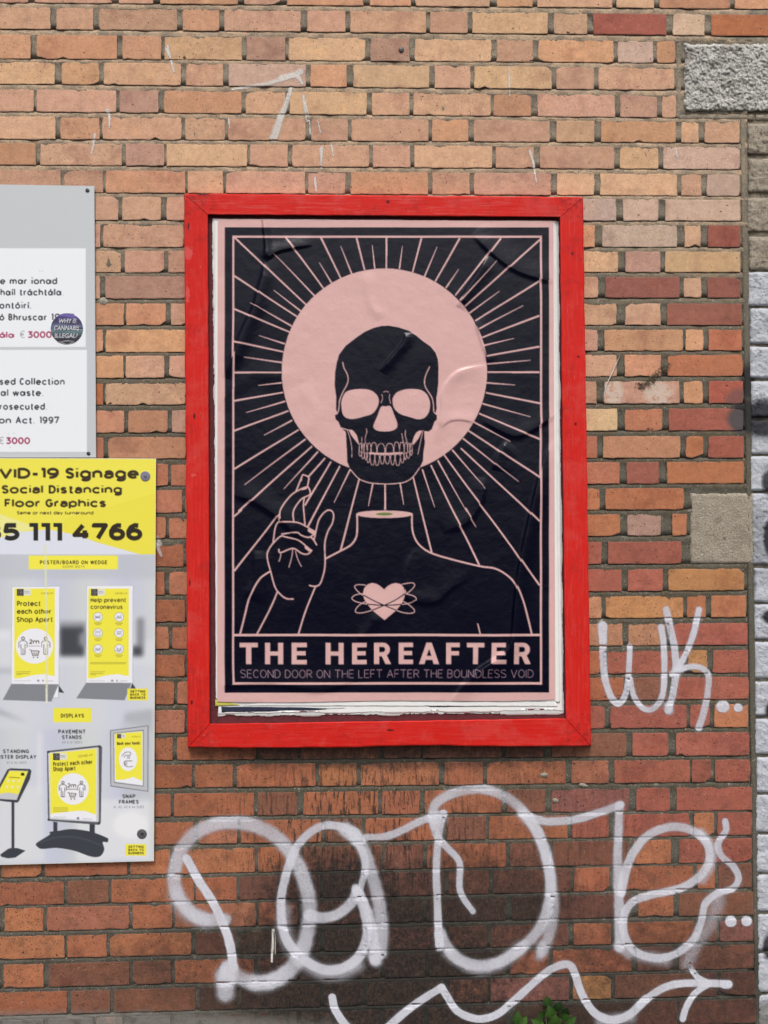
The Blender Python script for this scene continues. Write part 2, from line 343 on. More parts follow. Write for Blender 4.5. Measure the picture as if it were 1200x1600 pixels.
shortr = [(A1, (378, 240), (650, 525)), (A1, (680, 300), (765, 440)), (A1, (825, 190), (900, 378)), (A1, (1035, 180), (1052, 342)), (A1, (375, 485), (560, 628)),
  (A1, (220, 570), (497, 727)), (A1, (275, 790), (450, 845)), (A1, (175, 935), (430, 970)), (A1, (272, 1125), (430, 1107)),
  (A2, (108, 165), (90, 302)), (A2, (312, 170), (237, 348)), (A2, (437, 302), (362, 412)), (A2, (665, 250), (445, 485)), (A2, (678, 430), (500, 560)),
  (A2, (817, 515), (555, 652)), (A2, (762, 707), (585, 748)), (A2, (857, 835), (605, 857)), (A2, (768, 980), (600, 967)),
  (A3, (175, 270), (545, 162)), (A3, (345, 480), (610, 338)), (A3, (160, 945), (735, 515)), (A3, (530, 985), (850, 632)), (A3, (1002, 1115), (1155, 800)),
  (A4, (1012, 308), (560, 182)), (A4, (828, 538), (480, 355)), (A4, (905, 915), (380, 508)), (A4, (595, 980), (280, 615)), (A4, (415, 1195), (145, 715)),
  (A6, (618, 530), (545, 400)), (A4, (117, 1155), (0, 800)), (A6, (133, 380), (108, 232)), (A5, (1010, 390), (1040, 238))]
for f, a, b in shortr: CV.line([f(a), f(b)], 1.1, PK, smooth=False, w1=2.6)
CV.ell(600.6, 580, 160.6, 160.6, PK)
CV.poly([(558, 803), (644, 803), (644.3, 826), (649, 842), (658, 854), (674.7, 864.5), (705, 873.8), (749, 884.8), (772.7, 888.5), (791, 898), (805, 912), (817, 938), (825, 966), (831, 990),
         (466, 990), (492, 915), (509, 872), (531, 861), (547.6, 851.7), (556, 840), (558, 826)], NV)
CV.rect(362.6, 990.6, 847, 994, PK)
H_ = lambda v: (410 + v[0] / 7.617, 730 + v[1] / 7.617)
hand_out = [(400, 290), (475, 95), (545, 115), (548, 160), (540, 235), (570, 290), (560, 330), (500, 370), (495, 450), (505, 690), (570, 735), (628, 775), (655, 680), (680, 610), (730, 545), (780, 512), (830, 525), (848, 580), (830, 670), (780, 760), (745, 880), (742, 1000), (745, 1150), (730, 1260), (690, 1380), (650, 1412), (560, 1600), (370, 1568), (220, 1520), (150, 1430), (95, 1240), (60, 1110), (55, 1030), (85, 960), (125, 910), (150, 740), (180, 670), (205, 640), (205, 530), (260, 430), (340, 335)]
CV.poly([H_(v) for v in hand_out], NV)
for pts, w in (([(558, 805), (558, 826), (556, 840), (547.6, 851.7), (531, 861), (508, 873)], 2.8),
    ([(643.9, 803), (644.3, 826), (649, 842), (658, 854), (674.7, 864.5), (705, 873.8), (749.3, 884.8), (772.7, 888.5), (791.3, 898.3), (805.3, 912.3), (817, 938), (825, 966), (831, 991.6)], 2.8),
    ([(746.3, 974), (750.5, 991.6)], 2), ([(421.7, 892.5), (407.7, 901.8), (398.3, 914.7), (389, 935.7), (382, 963.7), (375, 991.7)], 2.8),
    ([(433.3, 925), (421.7, 952), (401, 991.7)], 2.5), ([(492.8, 917), (477.7, 954.3), (466, 991.7)], 2.5)): CV.line(pts, w, PK)
for L in ([(400, 290), (475, 95)], [(475, 95), (490, 90), (545, 115), (550, 160), (535, 235)],
    [(205, 650), (205, 530), (260, 430), (340, 335), (400, 290), (470, 255), (540, 235), (570, 290), (560, 330), (460, 385), (370, 520), (370, 650)],
    [(500, 370), (490, 450), (500, 600), (505, 690)], [(125, 910), (150, 740), (180, 670), (210, 652), (370, 652), (450, 670), (530, 710), (570, 735), (628, 778), (612, 860)],
    [(630, 790), (655, 680), (680, 610), (730, 545), (780, 512), (830, 525), (848, 580), (830, 670), (780, 760), (745, 880), (742, 1000), (745, 1150), (730, 1260), (690, 1380), (650, 1412), (600, 1415), (560, 1405)],
    [(230, 797), (400, 775), (460, 810), (530, 833), (570, 830), (610, 800)], [(575, 833), (610, 865), (645, 925)],
    [(125, 905), (180, 850), (230, 818), (280, 830), (420, 865), (510, 930)], [(588, 985), (560, 1020), (520, 1035), (460, 1020), (360, 965), (215, 1015), (195, 975)],
    [(125, 905), (85, 960), (55, 1030), (60, 1110), (95, 1240), (150, 1430), (220, 1520), (290, 1565), (370, 1568)]): CV.line([H_(v) for v in L], 2.3, PK)
for L in ([(215, 1015), (215, 1060), (195, 1120)], [(360, 965), (350, 1060), (315, 1190)], [(395, 1000), (420, 1090), (465, 1180)]): CV.line([H_(v) for v in L], 1.4, PK)
for L in ([(540, 735), (570, 735), (628, 775), (620, 812), (600, 800), (540, 765)], [(500, 930), (530, 935), (588, 985), (555, 1005), (505, 965)], [(462, 110), (480, 100), (468, 165), (450, 170)], [(480, 255), (545, 235), (520, 262), (462, 275)]): CV.poly([H_(v) for v in L], PK)
CV.ell(601, 803.4, 44.5, 6, PK); CV.ell(600.5, 803, 13.2, 2.3, GR)
K = lambda v: (500 + v[0] / 5.714, 500 + v[1] / 5.714)
sk = [(610, 50), (700, 65), (790, 95), (860, 140), (920, 190), (985, 235), (1030, 290), (1052, 350), (1058, 430), (1058, 560), (1050, 650), (1040, 700), (1045, 790), (1030, 838), (1048, 850), (1045, 890), (1025, 905), (1000, 975), (970, 995), (932, 990),
      (937, 1100), (925, 1180), (920, 1260), (890, 1320), (830, 1400), (770, 1440), (710, 1455), (600, 1460), (470, 1455), (400, 1440), (340, 1410), (270, 1330), (245, 1270), (240, 1150), (232, 1000), (190, 965), (165, 910), (140, 885), (135, 850), (160, 840), (145, 800), (145, 690),
      (130, 580), (135, 460), (150, 380), (170, 310), (230, 230), (320, 160), (400, 105), (480, 70), (550, 53)]
CV.poly([K(v) for v in sk], NV)
for P_ in ([(190, 740), (205, 680), (240, 635), (330, 615), (430, 620), (490, 650), (520, 690), (525, 740), (500, 800), (460, 840), (400, 860), (330, 880), (270, 885), (220, 865), (198, 820)],
    [(648, 720), (660, 680), (700, 640), (790, 615), (890, 620), (945, 650), (975, 700), (985, 760), (970, 830), (930, 875), (870, 885), (800, 865), (730, 845), (680, 810), (655, 770)]): CV.poly([K(v) for v in P_], PK, smooth=True)
CV.poly([K(v) for v in [(545, 775), (590, 770), (630, 770), (660, 840), (690, 920), (685, 960), (650, 985), (590, 995), (520, 990), (480, 965), (480, 930), (510, 860)]], PK, smooth=True)
CV.poly([K(v) for v in [(258, 988), (300, 990), (330, 1030), (348, 1100), (350, 1118), (310, 1070), (280, 1030)]], PK)
CV.poly([K(v) for v in [(885, 988), (915, 988), (880, 1060), (830, 1120), (825, 1090), (840, 1040), (860, 1005)]], PK)
for L in ([(203, 375), (215, 430), (245, 490), (245, 560), (200, 650), (175, 720), (168, 800), (155, 835)], [(980, 415), (950, 480), (935, 540), (945, 600), (1000, 690), (1015, 760), (1020, 820), (1045, 838)],
    [(190, 965), (240, 980), (290, 988)], [(270, 1333), (340, 1412), (400, 1442), (470, 1457), (600, 1463), (710, 1456), (770, 1442), (830, 1402), (890, 1320)]): CV.line([K(v) for v in L], 1.6, PK)
for L in ([(568, 645), (590, 637), (615, 645)], [(553, 665), (560, 700), (545, 740)], [(625, 665), (620, 700), (632, 745)], [(245, 985), (270, 1060), (285, 1150), (285, 1225)], [(922, 985), (900, 1080), (875, 1200)],
    [(413, 970), (418, 1000), (405, 1050), (405, 1100)], [(765, 980), (762, 1030), (780, 1095)], [(375, 1045), (373, 1100)], [(730, 1010), (745, 1095)]): CV.line([K(v) for v in L], 1.1, PK)
Tt = lambda x, y: (550 + x / 12, 680 + y / 12)
for a, b, t, c in [(135, 185, 155, 310), (185, 225, 160, 320), (225, 285, 150, 325), (285, 360, 150, 325), (355, 465, 140, 320), (470, 615, 160, 330), (632, 780, 158, 325), (785, 890, 130, 320), (890, 980, 135, 320), (980, 1045, 140, 320), (1045, 1090, 150, 310), (1090, 1130, 150, 300)]:
    m = (a + b) / 2; CV.line([Tt(a, c), Tt(a + 3, (t + c) / 2), Tt(a + (m - a) * .45, t + 12), Tt(m, t), Tt(b - (b - m) * .45, t + 12), Tt(b - 3, (t + c) / 2), Tt(b, c)], 1.05, PK)
for a, b, t, c in [(130, 180, 310, 395), (180, 235, 325, 445), (235, 290, 330, 460), (275, 335, 335, 515), (340, 425, 350, 560), (430, 510, 355, 570), (530, 605, 370, 540), (620, 705, 370, 540), (725, 800, 360, 555), (815, 905, 355, 570), (910, 975, 345, 520), (980, 1020, 325, 460), (1025, 1085, 315, 435), (1090, 1130, 295, 380)]:
    m = (a + b) / 2; CV.line([Tt(m - 8, t), Tt(a, t + 25), Tt(a, (t + c) / 2), Tt(a + (m - a) * .5, c - 12), Tt(m, c), Tt(b - (b - m) * .5, c - 12), Tt(b, (t + c) / 2), Tt(b, t + 25), Tt(m + 8, t)], 1.05, PK)
CV.poly([Tt(*v) for v in [(320, 322), (600, 335), (970, 318), (950, 345), (700, 372), (500, 372), (320, 350)]], PK)
B_ = lambda v: (545 + v[0] / 10, 890 + v[1] / 10)
CV.poly([B_(v) for v in [(555, 310), (600, 265), (670, 225), (740, 210), (810, 225), (865, 275), (890, 350), (880, 430), (840, 520), (740, 640), (560, 790), (370, 640), (280, 530), (235, 450), (220, 370), (240, 290), (290, 235), (360, 208), (430, 220), (490, 255)]], PK)
for a, b, c in (([(265, 245), (200, 235), (120, 238), (90, 270), (120, 320), (180, 375), (230, 405)], [(230, 400), (400, 490), (560, 560), (740, 635)], [(740, 635), (840, 670), (950, 685), (1020, 670), (1025, 630), (980, 580), (915, 530), (860, 500)]),
    ([(830, 235), (920, 212), (1000, 212), (1025, 240), (1000, 290), (940, 345), (890, 378)], [(890, 375), (740, 470), (560, 555), (370, 635)], [(370, 632), (280, 660), (170, 678), (105, 660), (115, 610), (170, 550), (270, 495)]),
    ([(225, 378), (140, 385), (70, 415), (48, 455), (90, 490), (180, 520), (290, 540)], [(290, 540), (400, 550), (560, 558), (830, 545)], [(830, 545), (940, 530), (1030, 490), (1045, 450), (1000, 410), (890, 380)])):
    CV.line([B_(v) for v in a], 1.5, PK); CV.line([B_(v) for v in c], 1.5, PK); CV.line([B_(v) for v in b], 1.5, NV)
TP, BS = 1004.4, 1037.8; SW = 8.0; BH = 7.2
for ch, a, b in (('T', 374.5, 403), ('H', 414, 442.5), ('E', 455.5, 479), ('H', 508.5, 537), ('E', 550, 573), ('R', 584.5, 611), ('E', 622.8, 645.4), ('A', 654.5, 686), ('F', 696.8, 718.3), ('T', 729.3, 756.8), ('E', 768.3, 791), ('R', 803, 829)):
    m = (TP + BS) / 2; c = (a + b) / 2
    if ch == 'T': CV.rect(a, TP, b, TP + BH, PK); CV.rect(c - SW / 2, TP, c + SW / 2, BS, PK)
    if ch == 'H': CV.rect(a, TP, a + SW, BS, PK); CV.rect(b - SW, TP, b, BS, PK); CV.rect(a, m - 3.4, b, m + 3.4, PK)
    if ch in 'EF':
        CV.rect(a, TP, a + SW, BS, PK); CV.rect(a, TP, b, TP + 6.8, PK); CV.rect(a, m - 3.6, b - (1.6 if ch == 'E' else 1.2), m + 3.0, PK)
        if ch == 'E': CV.rect(a, BS - 6.8, b, BS, PK)
    if ch == 'A': CV.poly([(c - 4.2, TP), (c + 4.2, TP), (b, BS), (b - 8.6, BS), (b - 10.6, BS - 6.6), (a + 10.6, BS - 6.6), (a + 8.6, BS), (a, BS)], PK); CV.poly([(c, TP + 10), (c + 3.7, BS - 12.8), (c - 3.7, BS - 12.8)], NV)
    if ch == 'R':
        CV.rect(a, TP, a + SW, BS, PK); t = np.linspace(-math.pi / 2, math.pi / 2, 20); r = 10.6; cx = a + 14.2
        CV.poly([(a + 4, TP)] + [(cx + r * math.cos(q), TP + r + r * math.sin(q)) for q in t] + [(a + 4, TP + 2 * r)], PK)
        CV.poly([(a + SW, TP + 6.6)] + [(cx - 1 + 4.1 * math.cos(q), TP + r + 4.1 * math.sin(q)) for q in t] + [(a + SW, TP + 14.8)], NV)
        CV.poly([(a + 10.5, TP + 18), (a + 18.5, TP + 17), (b, BS), (b - 8.8, BS)], PK)
wd_ = 'SECOND DOOR ON THE LEFT AFTER THE BOUNDLESS VOID'; tot = sum(MONO[c][0] + .175 for c in wd_) - .175; sx = (833 - 375.5) / tot; x = 375.5
for c in wd_:
    for L in MONO[c][1]: CV.line([(x + px_ * sx, 1058.8 - py_ * 11.9) for px_, py_ in L], 1.15, (146, 119, 131), smooth=False)
    x += (MONO[c][0] + .175) * sx

# ---- the litter notice
TXT = (45, 46, 52); MG = (160, 42, 88)
LV = Canvas(-101, 285, 152, 718, .8, 3, (196, 200, 204))
LV.rect(-90, 388, 134, 542, (236, 240, 245)); LV.rect(-90, 546.5, 135.7, 706, (236, 240, 245))
for b, x0, x1, y in (('ne mar ionad', -9, 89.5, 444.3), ('haíl tráchtála.', .5, 99.5, 462), ('ontóirí.', -1, 49, 482.5), ('ó Bhruscar', -1, 73, 501), ('1997', 79.5, 115.5, 501), ('sed Collection', -1, 101, 601.5), ('al waste.', 1, 68, 619), ('rosecuted.', -1, 74, 640.5), ('on Act. 1997', -2, 92.5, 662)):
    LV.mono(b, x0, x1, y, 11, TXT, 2.05, xh=.66, gap=.16)
LV.mono('ála', -1, 22, 528.3, 10.5, MG, 2.1, xh=.62, gap=.13); LV.mono('3000', 43, 81, 528.3, 10.8, MG, 2.3, gap=.1); LV.mono('3000', 9, 47, 694, 10.8, MG, 2.3, gap=.1)
LV.mono('€', 31, 39.5, 528.3, 11.5, (130, 120, 128), .9); LV.mono('€', -2, 7, 694, 11.5, (130, 120, 128), .9)
for x, y in ((66, 424), (101, 333), (62, 423), (13, 678), (22, 677), (16, 699)): LV.ell(x, y, .7, 1, (170, 172, 176), .7)
# ---- the printer's board
DK = (58, 44, 26); YE = (240, 230, 84); BR = Canvas(-101, 713, 245, 1355, .8, 3, (205, 209, 219))
for k in range(60):
    x = -101 + k * 6; BR.rect(x, 713, x + 6, 1355, (205 + 10 * math.sin(k * .35), 209 + 9 * math.sin(k * .35), 220 + 7 * math.sin(k * .3)), .6)
BR.rect(-101, 866, 245, 905, (190, 194, 204), .7); BR.rect(-101, 1000, 245, 1040, (224, 227, 234), .6); BR.rect(-101, 1040, 245, 1140, (214, 217, 226), .6)
BR.rect(93, 972, 135, 983, (150, 152, 160)); BR.rect(94, 981, 133, 1026, (70, 72, 80)); BR.rect(125, 990, 140, 1010, (150, 152, 160)); BR.rect(207, 962, 215, 1020, (215, 217, 224)); BR.rect(207, 1010, 224, 1026, (72, 74, 82)); BR.rect(214, 966, 226, 1012, (140, 142, 150))
BR.rect(-101, 985, 20, 1000, (225, 228, 235)); BR.rect(-10, 1046, 20, 1052, (180, 184, 194)); BR.poly([(0, 1110), (45, 1130), (-10, 1113)], (160, 165, 175))
BR.poly([(195, 1115), (241, 1108), (241, 1145), (195, 1128)], (180, 184, 192)); BR.rect(190, 1128, 241, 1255, (190, 194, 202), .6); BR.rect(120, 1250, 235, 1345, (226, 228, 232), .8); BR.ell(205, 1290, 28, 22, (236, 237, 240), .9); BR.rect(-101, 1230, 70, 1345, (222, 224, 228), .7); BR.rect(60, 1145, 66, 1240, (226, 228, 233))
BR.blur(-101, 866, 245, 1355, 3.2)
BR.rect(-101, 713, 245, 866, YE); BR.poly([(-101, 795), (0, 803), (60, 825), (-101, 860)], (238, 234, 150)); BR.poly([(100, 812), (245, 770), (245, 866), (100, 866)], (235, 222, 70), .5)
BR.poly([(-101, 860), (0, 840), (30, 831), (75, 827), (120, 836), (150, 847), (190, 858), (218, 866), (-101, 866)], (222, 226, 238))
BR.mono('COVID-19', -47, 92, 748.3, 17.5, DK, 4.3, gap=.12); BR.mono('Signage', 102, 217, 748.3, 17.5, DK, 4.2, gap=.15); BR.mono('Social', 2.5, 67.5, 771.5, 13.6, DK, 3.25, gap=.14); BR.mono('Distancing', 76, 190.6, 771.5, 13.6, DK, 3.25, gap=.14); BR.mono('Floor', 7, 63, 792.7, 13.2, DK, 3.2, gap=.14); BR.mono('Graphics', 71, 166, 792.7, 13.2, DK, 3.2, gap=.14)
BR.mono('Same or next day turnaround', 26.5, 146, 804, 5.4, DK, 1.05, gap=.12)
BR.mono('085', -56, 31, 844.8, 27.5, (40, 38, 34), 7.1, gap=.09); [BR.poly([(x, 817.3), (x + 13.6, 817.3), (x + 13.6, 844.8), (x + 6.4, 844.8), (x + 6.4, 823.3), (x, 823.3)], (40, 38, 34)) for x in (46, 64.8, 83.6)]; BR.mono('4766', 113, 222.5, 844.8, 27.5, (46, 36, 26), 7.1, gap=.08)
BR.rect(45, 868, 184, 889.5, (244, 236, 80)); BR.mono('POSTER/BOARD ON WEDGE', 62.5, 167.7, 881.7, 6, DK, 1.1, gap=.2); BR.mono('600MM WIDTH', 98, 132, 887.5, 4, (150, 140, 60), .5, gap=.2)
z4 = lambda v: (v[0] / 4.8, 900 + v[1] / 4.8)
z5 = lambda v: (v[0] / 4.8, 1090 + v[1] / 4.8)
WH = (238, 239, 246); GY = (134, 137, 144); LY = (242, 233, 74)
def man(cx, cy, h):
    w = h * .24
    BR.ell(cx, cy - h * .42, h * .105, h * .105, DK); BR.ell(cx, cy - h * .42, h * .06, h * .06, WH)
    BR.line([(cx - w, cy + h * .1), (cx - w, cy - h * .18), (cx - w * .5, cy - h * .28), (cx + w * .5, cy - h * .28), (cx + w, cy - h * .18), (cx + w, cy + h * .1)], .9, DK, smooth=False)
    BR.line([(cx - w * .5, cy - h * .1), (cx - w * .45, cy + h * .5), (cx + w * .45, cy + h * .5), (cx + w * .5, cy - h * .1)], .9, DK, smooth=False)
    BR.line([(cx, cy + h * .15), (cx, cy + h * .5)], .8, DK, smooth=False)
def cart(cx, cy, w):
    BR.line([(cx - w * .6, cy - w * .4), (cx - w * .42, cy - w * .38), (cx - w * .25, cy + w * .25), (cx + w * .4, cy + w * .25)], .9, DK, smooth=False)
    for k in range(4): BR.line([(cx - w * .38 + k * w * .25, cy - w * .3), (cx - w * .25 + k * w * .2, cy + w * .1)], .7, DK, smooth=False)
    BR.line([(cx - w * .4, cy - w * .3), (cx + w * .5, cy - w * .28), (cx + w * .38, cy + w * .1), (cx - w * .3, cy + w * .08)], .8, DK, smooth=False)
    for k in (-.15, .3): BR.ell(cx + w * k, cy + w * .45, 1, 1, DK)
def logo(x0, y0, s_):
    BR.rect(x0, y0, x0 + s_, y0 + s_, (38, 36, 38)); BR.ell(x0 + s_ / 2, y0 + s_ / 2, s_ * .36, s_ * .36, (140, 138, 140)); BR.ell(x0 + s_ / 2, y0 + s_ / 2, s_ * .26, s_ * .26, (38, 36, 38)); BR.ell(x0 + s_ * .55, y0 + s_ / 2, s_ * .12, s_ * .12, (150, 148, 150))
    BR.rect(x0 + s_, y0, x0 + s_ * 2.05, y0 + s_ * .95, (226, 226, 222)); BR.rect(x0 + s_ * 1.1, y0 + s_ * .3, x0 + s_ * 1.8, y0 + s_ * .42, (130, 130, 130), .7); BR.rect(x0 + s_ * 1.1, y0 + s_ * .55, x0 + s_ * 1.9, y0 + s_ * .65, (150, 150, 150), .7)
for i, ox in enumerate((0, 1)):
    if not ox: o, wd = (lambda v: z4(v)), [(85, 810), (440, 812), (385, 942), (20, 930)]
    else: wd = [(645, 802), (985, 802), (935, 932), (572, 918)]
    bx = [(90, 80), (447, 78), (440, 812), (85, 810)] if not ox else [(650, 72), (997, 72), (993, 802), (645, 800)]
    if not ox: BR.poly([z4(v) for v in [(438, 812), (385, 912), (438, 914)]], WH); BR.line([z4(v) for v in [(440, 812), (438, 914), (390, 914)]], .6, GY, smooth=False); BR.poly([z4(v) for v in [(441, 820), (482, 878), (441, 872)]], (70, 73, 80))
    else: BR.poly([z4(v) for v in [(992, 802), (1020, 845), (975, 850)]], (70, 73, 80))
    BR.poly([z4(v) for v in wd], GY); BR.poly([z4(v) for v in bx], (110, 112, 118), grow=.4); BR.poly([z4(v) for v in bx], WH)
    dx = 0 if not ox else 555
    BR.poly([z4((a + dx, b)) for a, b in [(108, 95), (412, 95), (410, 752), (330, 735), (240, 745), (160, 765), (105, 770)]], LY)
    lx, ly = z4((127 + dx, 98)); logo(lx, ly, 10.5)
    BR.text('COVID-19', *[z4((a + dx, 0))[0] for a in (308, 396)], z4((0, 137))[1], 2.8, (120, 110, 50), bold=0)
    for yy, xe in ((718, 232), (730, 220), (740, 165)): BR.line([z4((122 + dx, yy)), z4((xe + dx, yy))], .7, (110, 105, 50), .8, smooth=False)
    BR.line([z4((107 + dx, 787)), z4((232 + dx, 787))], .6, (150, 150, 155), .8, smooth=False); BR.ell(*z4((287 + dx, 785)), 2, 1.6, (140, 140, 150)); BR.ell(*z4((323 + dx, 785)), 1.3, 1.6, (150, 150, 160)); BR.line([z4((345 + dx, 787)), z4((400 + dx, 787))], .8, (150, 150, 155), .8, smooth=False)
BR.mono('Protect', 26.7, 63.5, 947, 8, DK, 1.45, gap=.1); BR.mono('each other', 26.5, 80, 959.3, 8, DK, 1.45, gap=.1); BR.mono('Shop Apart', 26, 82.5, 972, 8, DK, 1.45, gap=.1)
BR.ell(53.8, 1009.4, 29, 27.5, WH); man(36, 1009, 27); man(71.5, 1009, 27); BR.mono('2m', 45.5, 61.5, 1006, 7, DK, 1.3, gap=.15); cart(54.5, 1021, 14); BR.line([(44.5, 1009.2), (62.5, 1009.2)], .6, DK, smooth=False)
BR.mono('Help prevent', 141.7, 197, 941, 7, DK, 1.15, gap=.12); BR.mono('coronavirus', 141.7, 191.5, 951.7, 7, DK, 1.15, gap=.12)
for cx in (153, 186):
    for cy in (964, 989, 1014):
        BR.ell(cx, cy, 7.4, 7.2, (110, 105, 90)); BR.ell(cx, cy, 6.9, 6.7, WH)
        for k in range(3): BR.line([(cx - 4 + R.uniform(-1, 1), cy - 2 + 2 * k), (cx + R.uniform(-1, 1), cy - 1 + 2 * k + R.uniform(-2, 2)), (cx + 4, cy - 2.5 + 2.2 * k)], .6, (90, 88, 110))
        BR.line([(cx - 6, cy + 9.5), (cx + 6, cy + 9.5)], .9, (120, 112, 50), .8, smooth=False); BR.line([(cx - 4, cy + 12), (cx + 4, cy + 12)], .8, (120, 112, 50), .8, smooth=False)
for yy in (1035.3, 1037.2): BR.line([(141, yy), (197, yy)], .7, (130, 122, 50), .7, smooth=False)
def gbb(x0, y0, x1, y1):
    BR.rect(x0, y0, x1, y1, (240, 230, 74)); h = (y1 - y0)
    for k, wd in enumerate(('GETTING', 'BACK TO', 'BUSINESS')): BR.mono(wd, x0 + 4.5, x1 - 4, y0 + h * (.34 + .27 * k), h * .21, DK, .85, gap=.16)
gbb(199, 1076, 231.3, 1094.3)
BR.rect(83.3, 1106.3, 142.7, 1128.5, (240, 232, 74)); BR.mono('DISPLAYS', 95, 131.3, 1121.3, 6.2, DK, 1.2, gap=.18)
for b, x0, x1, y in (('PAVEMENT', 437, 642, 270), ('STANDS', 465, 612, 312), ('STANDING', 22, 218, 418), ('POSTER DISPLAY', -44, 272, 460), ('SNAP', 918, 1015, 755), ('FRAMES', 893, 1040, 797)):
    BR.mono(b, x0 / 4.8, x1 / 4.8, 1090 + y / 4.8, 6.2, (48, 46, 50), 1.25, gap=.18)
for b, x0, x1, y in (('A0 & A1 SIZES', 465, 615, 345), ('A3 & A4 SIZES', 50, 200, 497), ('A1, A2, A3 & A4 SIZES', 852, 1080, 830)): BR.mono(b, x0 / 4.8, x1 / 4.8, 1090 + y / 4.8, 4, (140, 142, 150), .6, gap=.2)
DG = (62, 66, 74); SV = (158, 160, 166)
BR.poly([z5(v) for v in [(80, 530), (225, 536), (236, 550), (225, 610), (140, 780), (125, 788), (-30, 772), (-30, 700), (55, 540)]], DG); BR.poly([z5(v) for v in [(72, 545), (212, 550), (125, 768), (-30, 758), (-30, 745)]], (200, 201, 206)); BR.poly([z5(v) for v in [(70, 550), (208, 553), (138, 725), (60, 712), (-5, 722), (-12, 700)]], LY)
for k in range(3):
    for j in range(2): BR.ell(*z5((62 + 40 * k - 10 * j, 625 + 45 * j)), 2, 2, (235, 235, 190))
BR.line([z5((70, 597)), z5((150, 602))], 1.2, (110, 100, 40), .8, smooth=False); BR.rect(*z5((158, 565)), *z5((182, 585)), (38, 36, 38))
BR.rect(*z5((86, 785)), *z5((108, 1145)), DG); BR.poly([z5(v) for v in [(0, 1178), (60, 1135), (80, 1128), (130, 1128), (192, 1148), (115, 1200), (60, 1206), (10, 1194)]], DG)
BR.poly([z5(v) for v in [(400, 930), (430, 935), (430, 1010), (400, 1010)]], DG); BR.poly([z5(v) for v in [(672, 945), (712, 948), (710, 1032), (670, 1032)]], DG)
BR.poly([z5(v) for v in [(275, 1090), (370, 1030), (372, 1008), (430, 1000), (540, 986), (680, 1005), (800, 1050), (812, 1065), (805, 1085), (770, 1085), (782, 1140), (750, 1190), (680, 1192), (560, 1150), (430, 1128), (320, 1135), (282, 1120)]], DG, smooth=True)
BR.line([z5(v) for v in [(300, 1085), (420, 1050), (540, 1045), (660, 1070), (760, 1110)]], 3, (78, 82, 92), .6)
BR.poly([z5(v) for v in [(352, 410), (370, 398), (750, 357), (766, 370), (756, 940), (745, 955), (372, 925), (360, 915)]], (90, 92, 98)); BR.poly([z5(v) for v in [(360, 412), (740, 372), (742, 935), (372, 912)]], (205, 206, 212)); BR.poly([z5(v) for v in [(370, 418), (725, 380), (722, 925), (380, 900)]], WH)
for x, y in ((745, 368), (742, 940), (366, 915), (362, 408)): BR.ell(*z5((x, y)), 2, 2, (50, 52, 58))
BR.poly([z5(v) for v in [(374, 420), (722, 383), (720, 880), (640, 850), (590, 848), (480, 860), (380, 872)]], LY); lx, ly = z5((398, 418)); logo(lx, ly, 10.5)
BR.text('COVID-19', *[v / 4.8 for v in (585, 692)], z5((0, 450))[1], 3.8, (110, 100, 40), bold=.15, rise=-.1); BR.mono('Protect each other', 398 / 4.8, 692 / 4.8, z5((0, 516))[1], 7, DK, 1.15, gap=.1, rise=-.06); BR.mono('Shop Apart', 398 / 4.8, 567 / 4.8, z5((0, 554))[1], 7, DK, 1.15, gap=.1, rise=-.05)
BR.ell(*z5((548, 685)), 24.4, 24.6, WH); man(*z5((472, 685)), 24); man(*z5((610, 685)), 24); BR.mono('2m', 105.5, 119, z5((0, 675))[1], 6.8, DK, 1.15, gap=.15); cart(*z5((542, 735)), 12); BR.line([z5((505, 687)), z5((577, 687))], .6, DK, smooth=False)
for yy in (828, 840, 852): BR.line([z5((398, yy)), z5((510, yy))], .7, (120, 112, 50), .8, smooth=False)
BR.line([z5((400, 895)), z5((500, 898))], .6, (150, 150, 155), .8, smooth=False); BR.ell(*z5((585, 905)), 2.2, 2, (130, 130, 140)); BR.line([z5((620, 908)), z5((692, 912))], .8, (150, 150, 155), .8, smooth=False)
BR.poly([z5(v) for v in [(826, 245), (1114, 208), (1112, 706), (828, 666)]], (110, 112, 118)); BR.poly([z5(v) for v in [(832, 250), (1108, 214), (1106, 700), (834, 660)]], (192, 194, 200)); BR.poly([z5(v) for v in [(850, 265), (1078, 240), (1078, 668), (854, 640)]], (130, 132, 138)); BR.poly([z5(v) for v in [(856, 270), (1072, 250), (1072, 660), (860, 632)]], WH)
BR.poly([z5(v) for v in [(862, 272), (1066, 256), (1066, 625), (1000, 595), (930, 615), (866, 618)]], LY); lx, ly = z5((878, 274)); logo(lx, ly, 6.5)
BR.text('COVID-19', 988 / 4.8, 1050 / 4.8, z5((0, 298))[1], 2.4, (120, 110, 50), bold=0); BR.mono('Wash your hands', 877 / 4.8, 1050 / 4.8, z5((0, 356))[1], 5, DK, .85, gap=.1, rise=-.02)
BR.ell(*z5((960, 462)), 14.2, 18.4, WH)
BR.line([z5(v) for v in [(915, 440), (940, 412), (975, 410), (978, 430), (945, 432), (930, 448)]], .8, DK); BR.line([z5(v) for v in [(990, 475), (945, 475), (932, 485), (940, 510), (965, 520), (995, 515)]], .8, DK)
for k in range(3): BR.line([z5((955 + k * 9, 435)), z5((955 + k * 9, 458))], .5, DK, smooth=False); BR.line([z5((928, 484 + k * 10)), z5((955, 484 + k * 10))], .6, DK, smooth=False)
gbb(196, 1318.8, 228.7, 1337)
BR.line([(70.5, 852), (71, 870), (72, 930), (73, 1000), (73, 1098)], 3.4, (226, 226, 190), .72); BR.line([(72, 1075), (73, 1098)], 1.5, (240, 240, 235), .9, smooth=False)
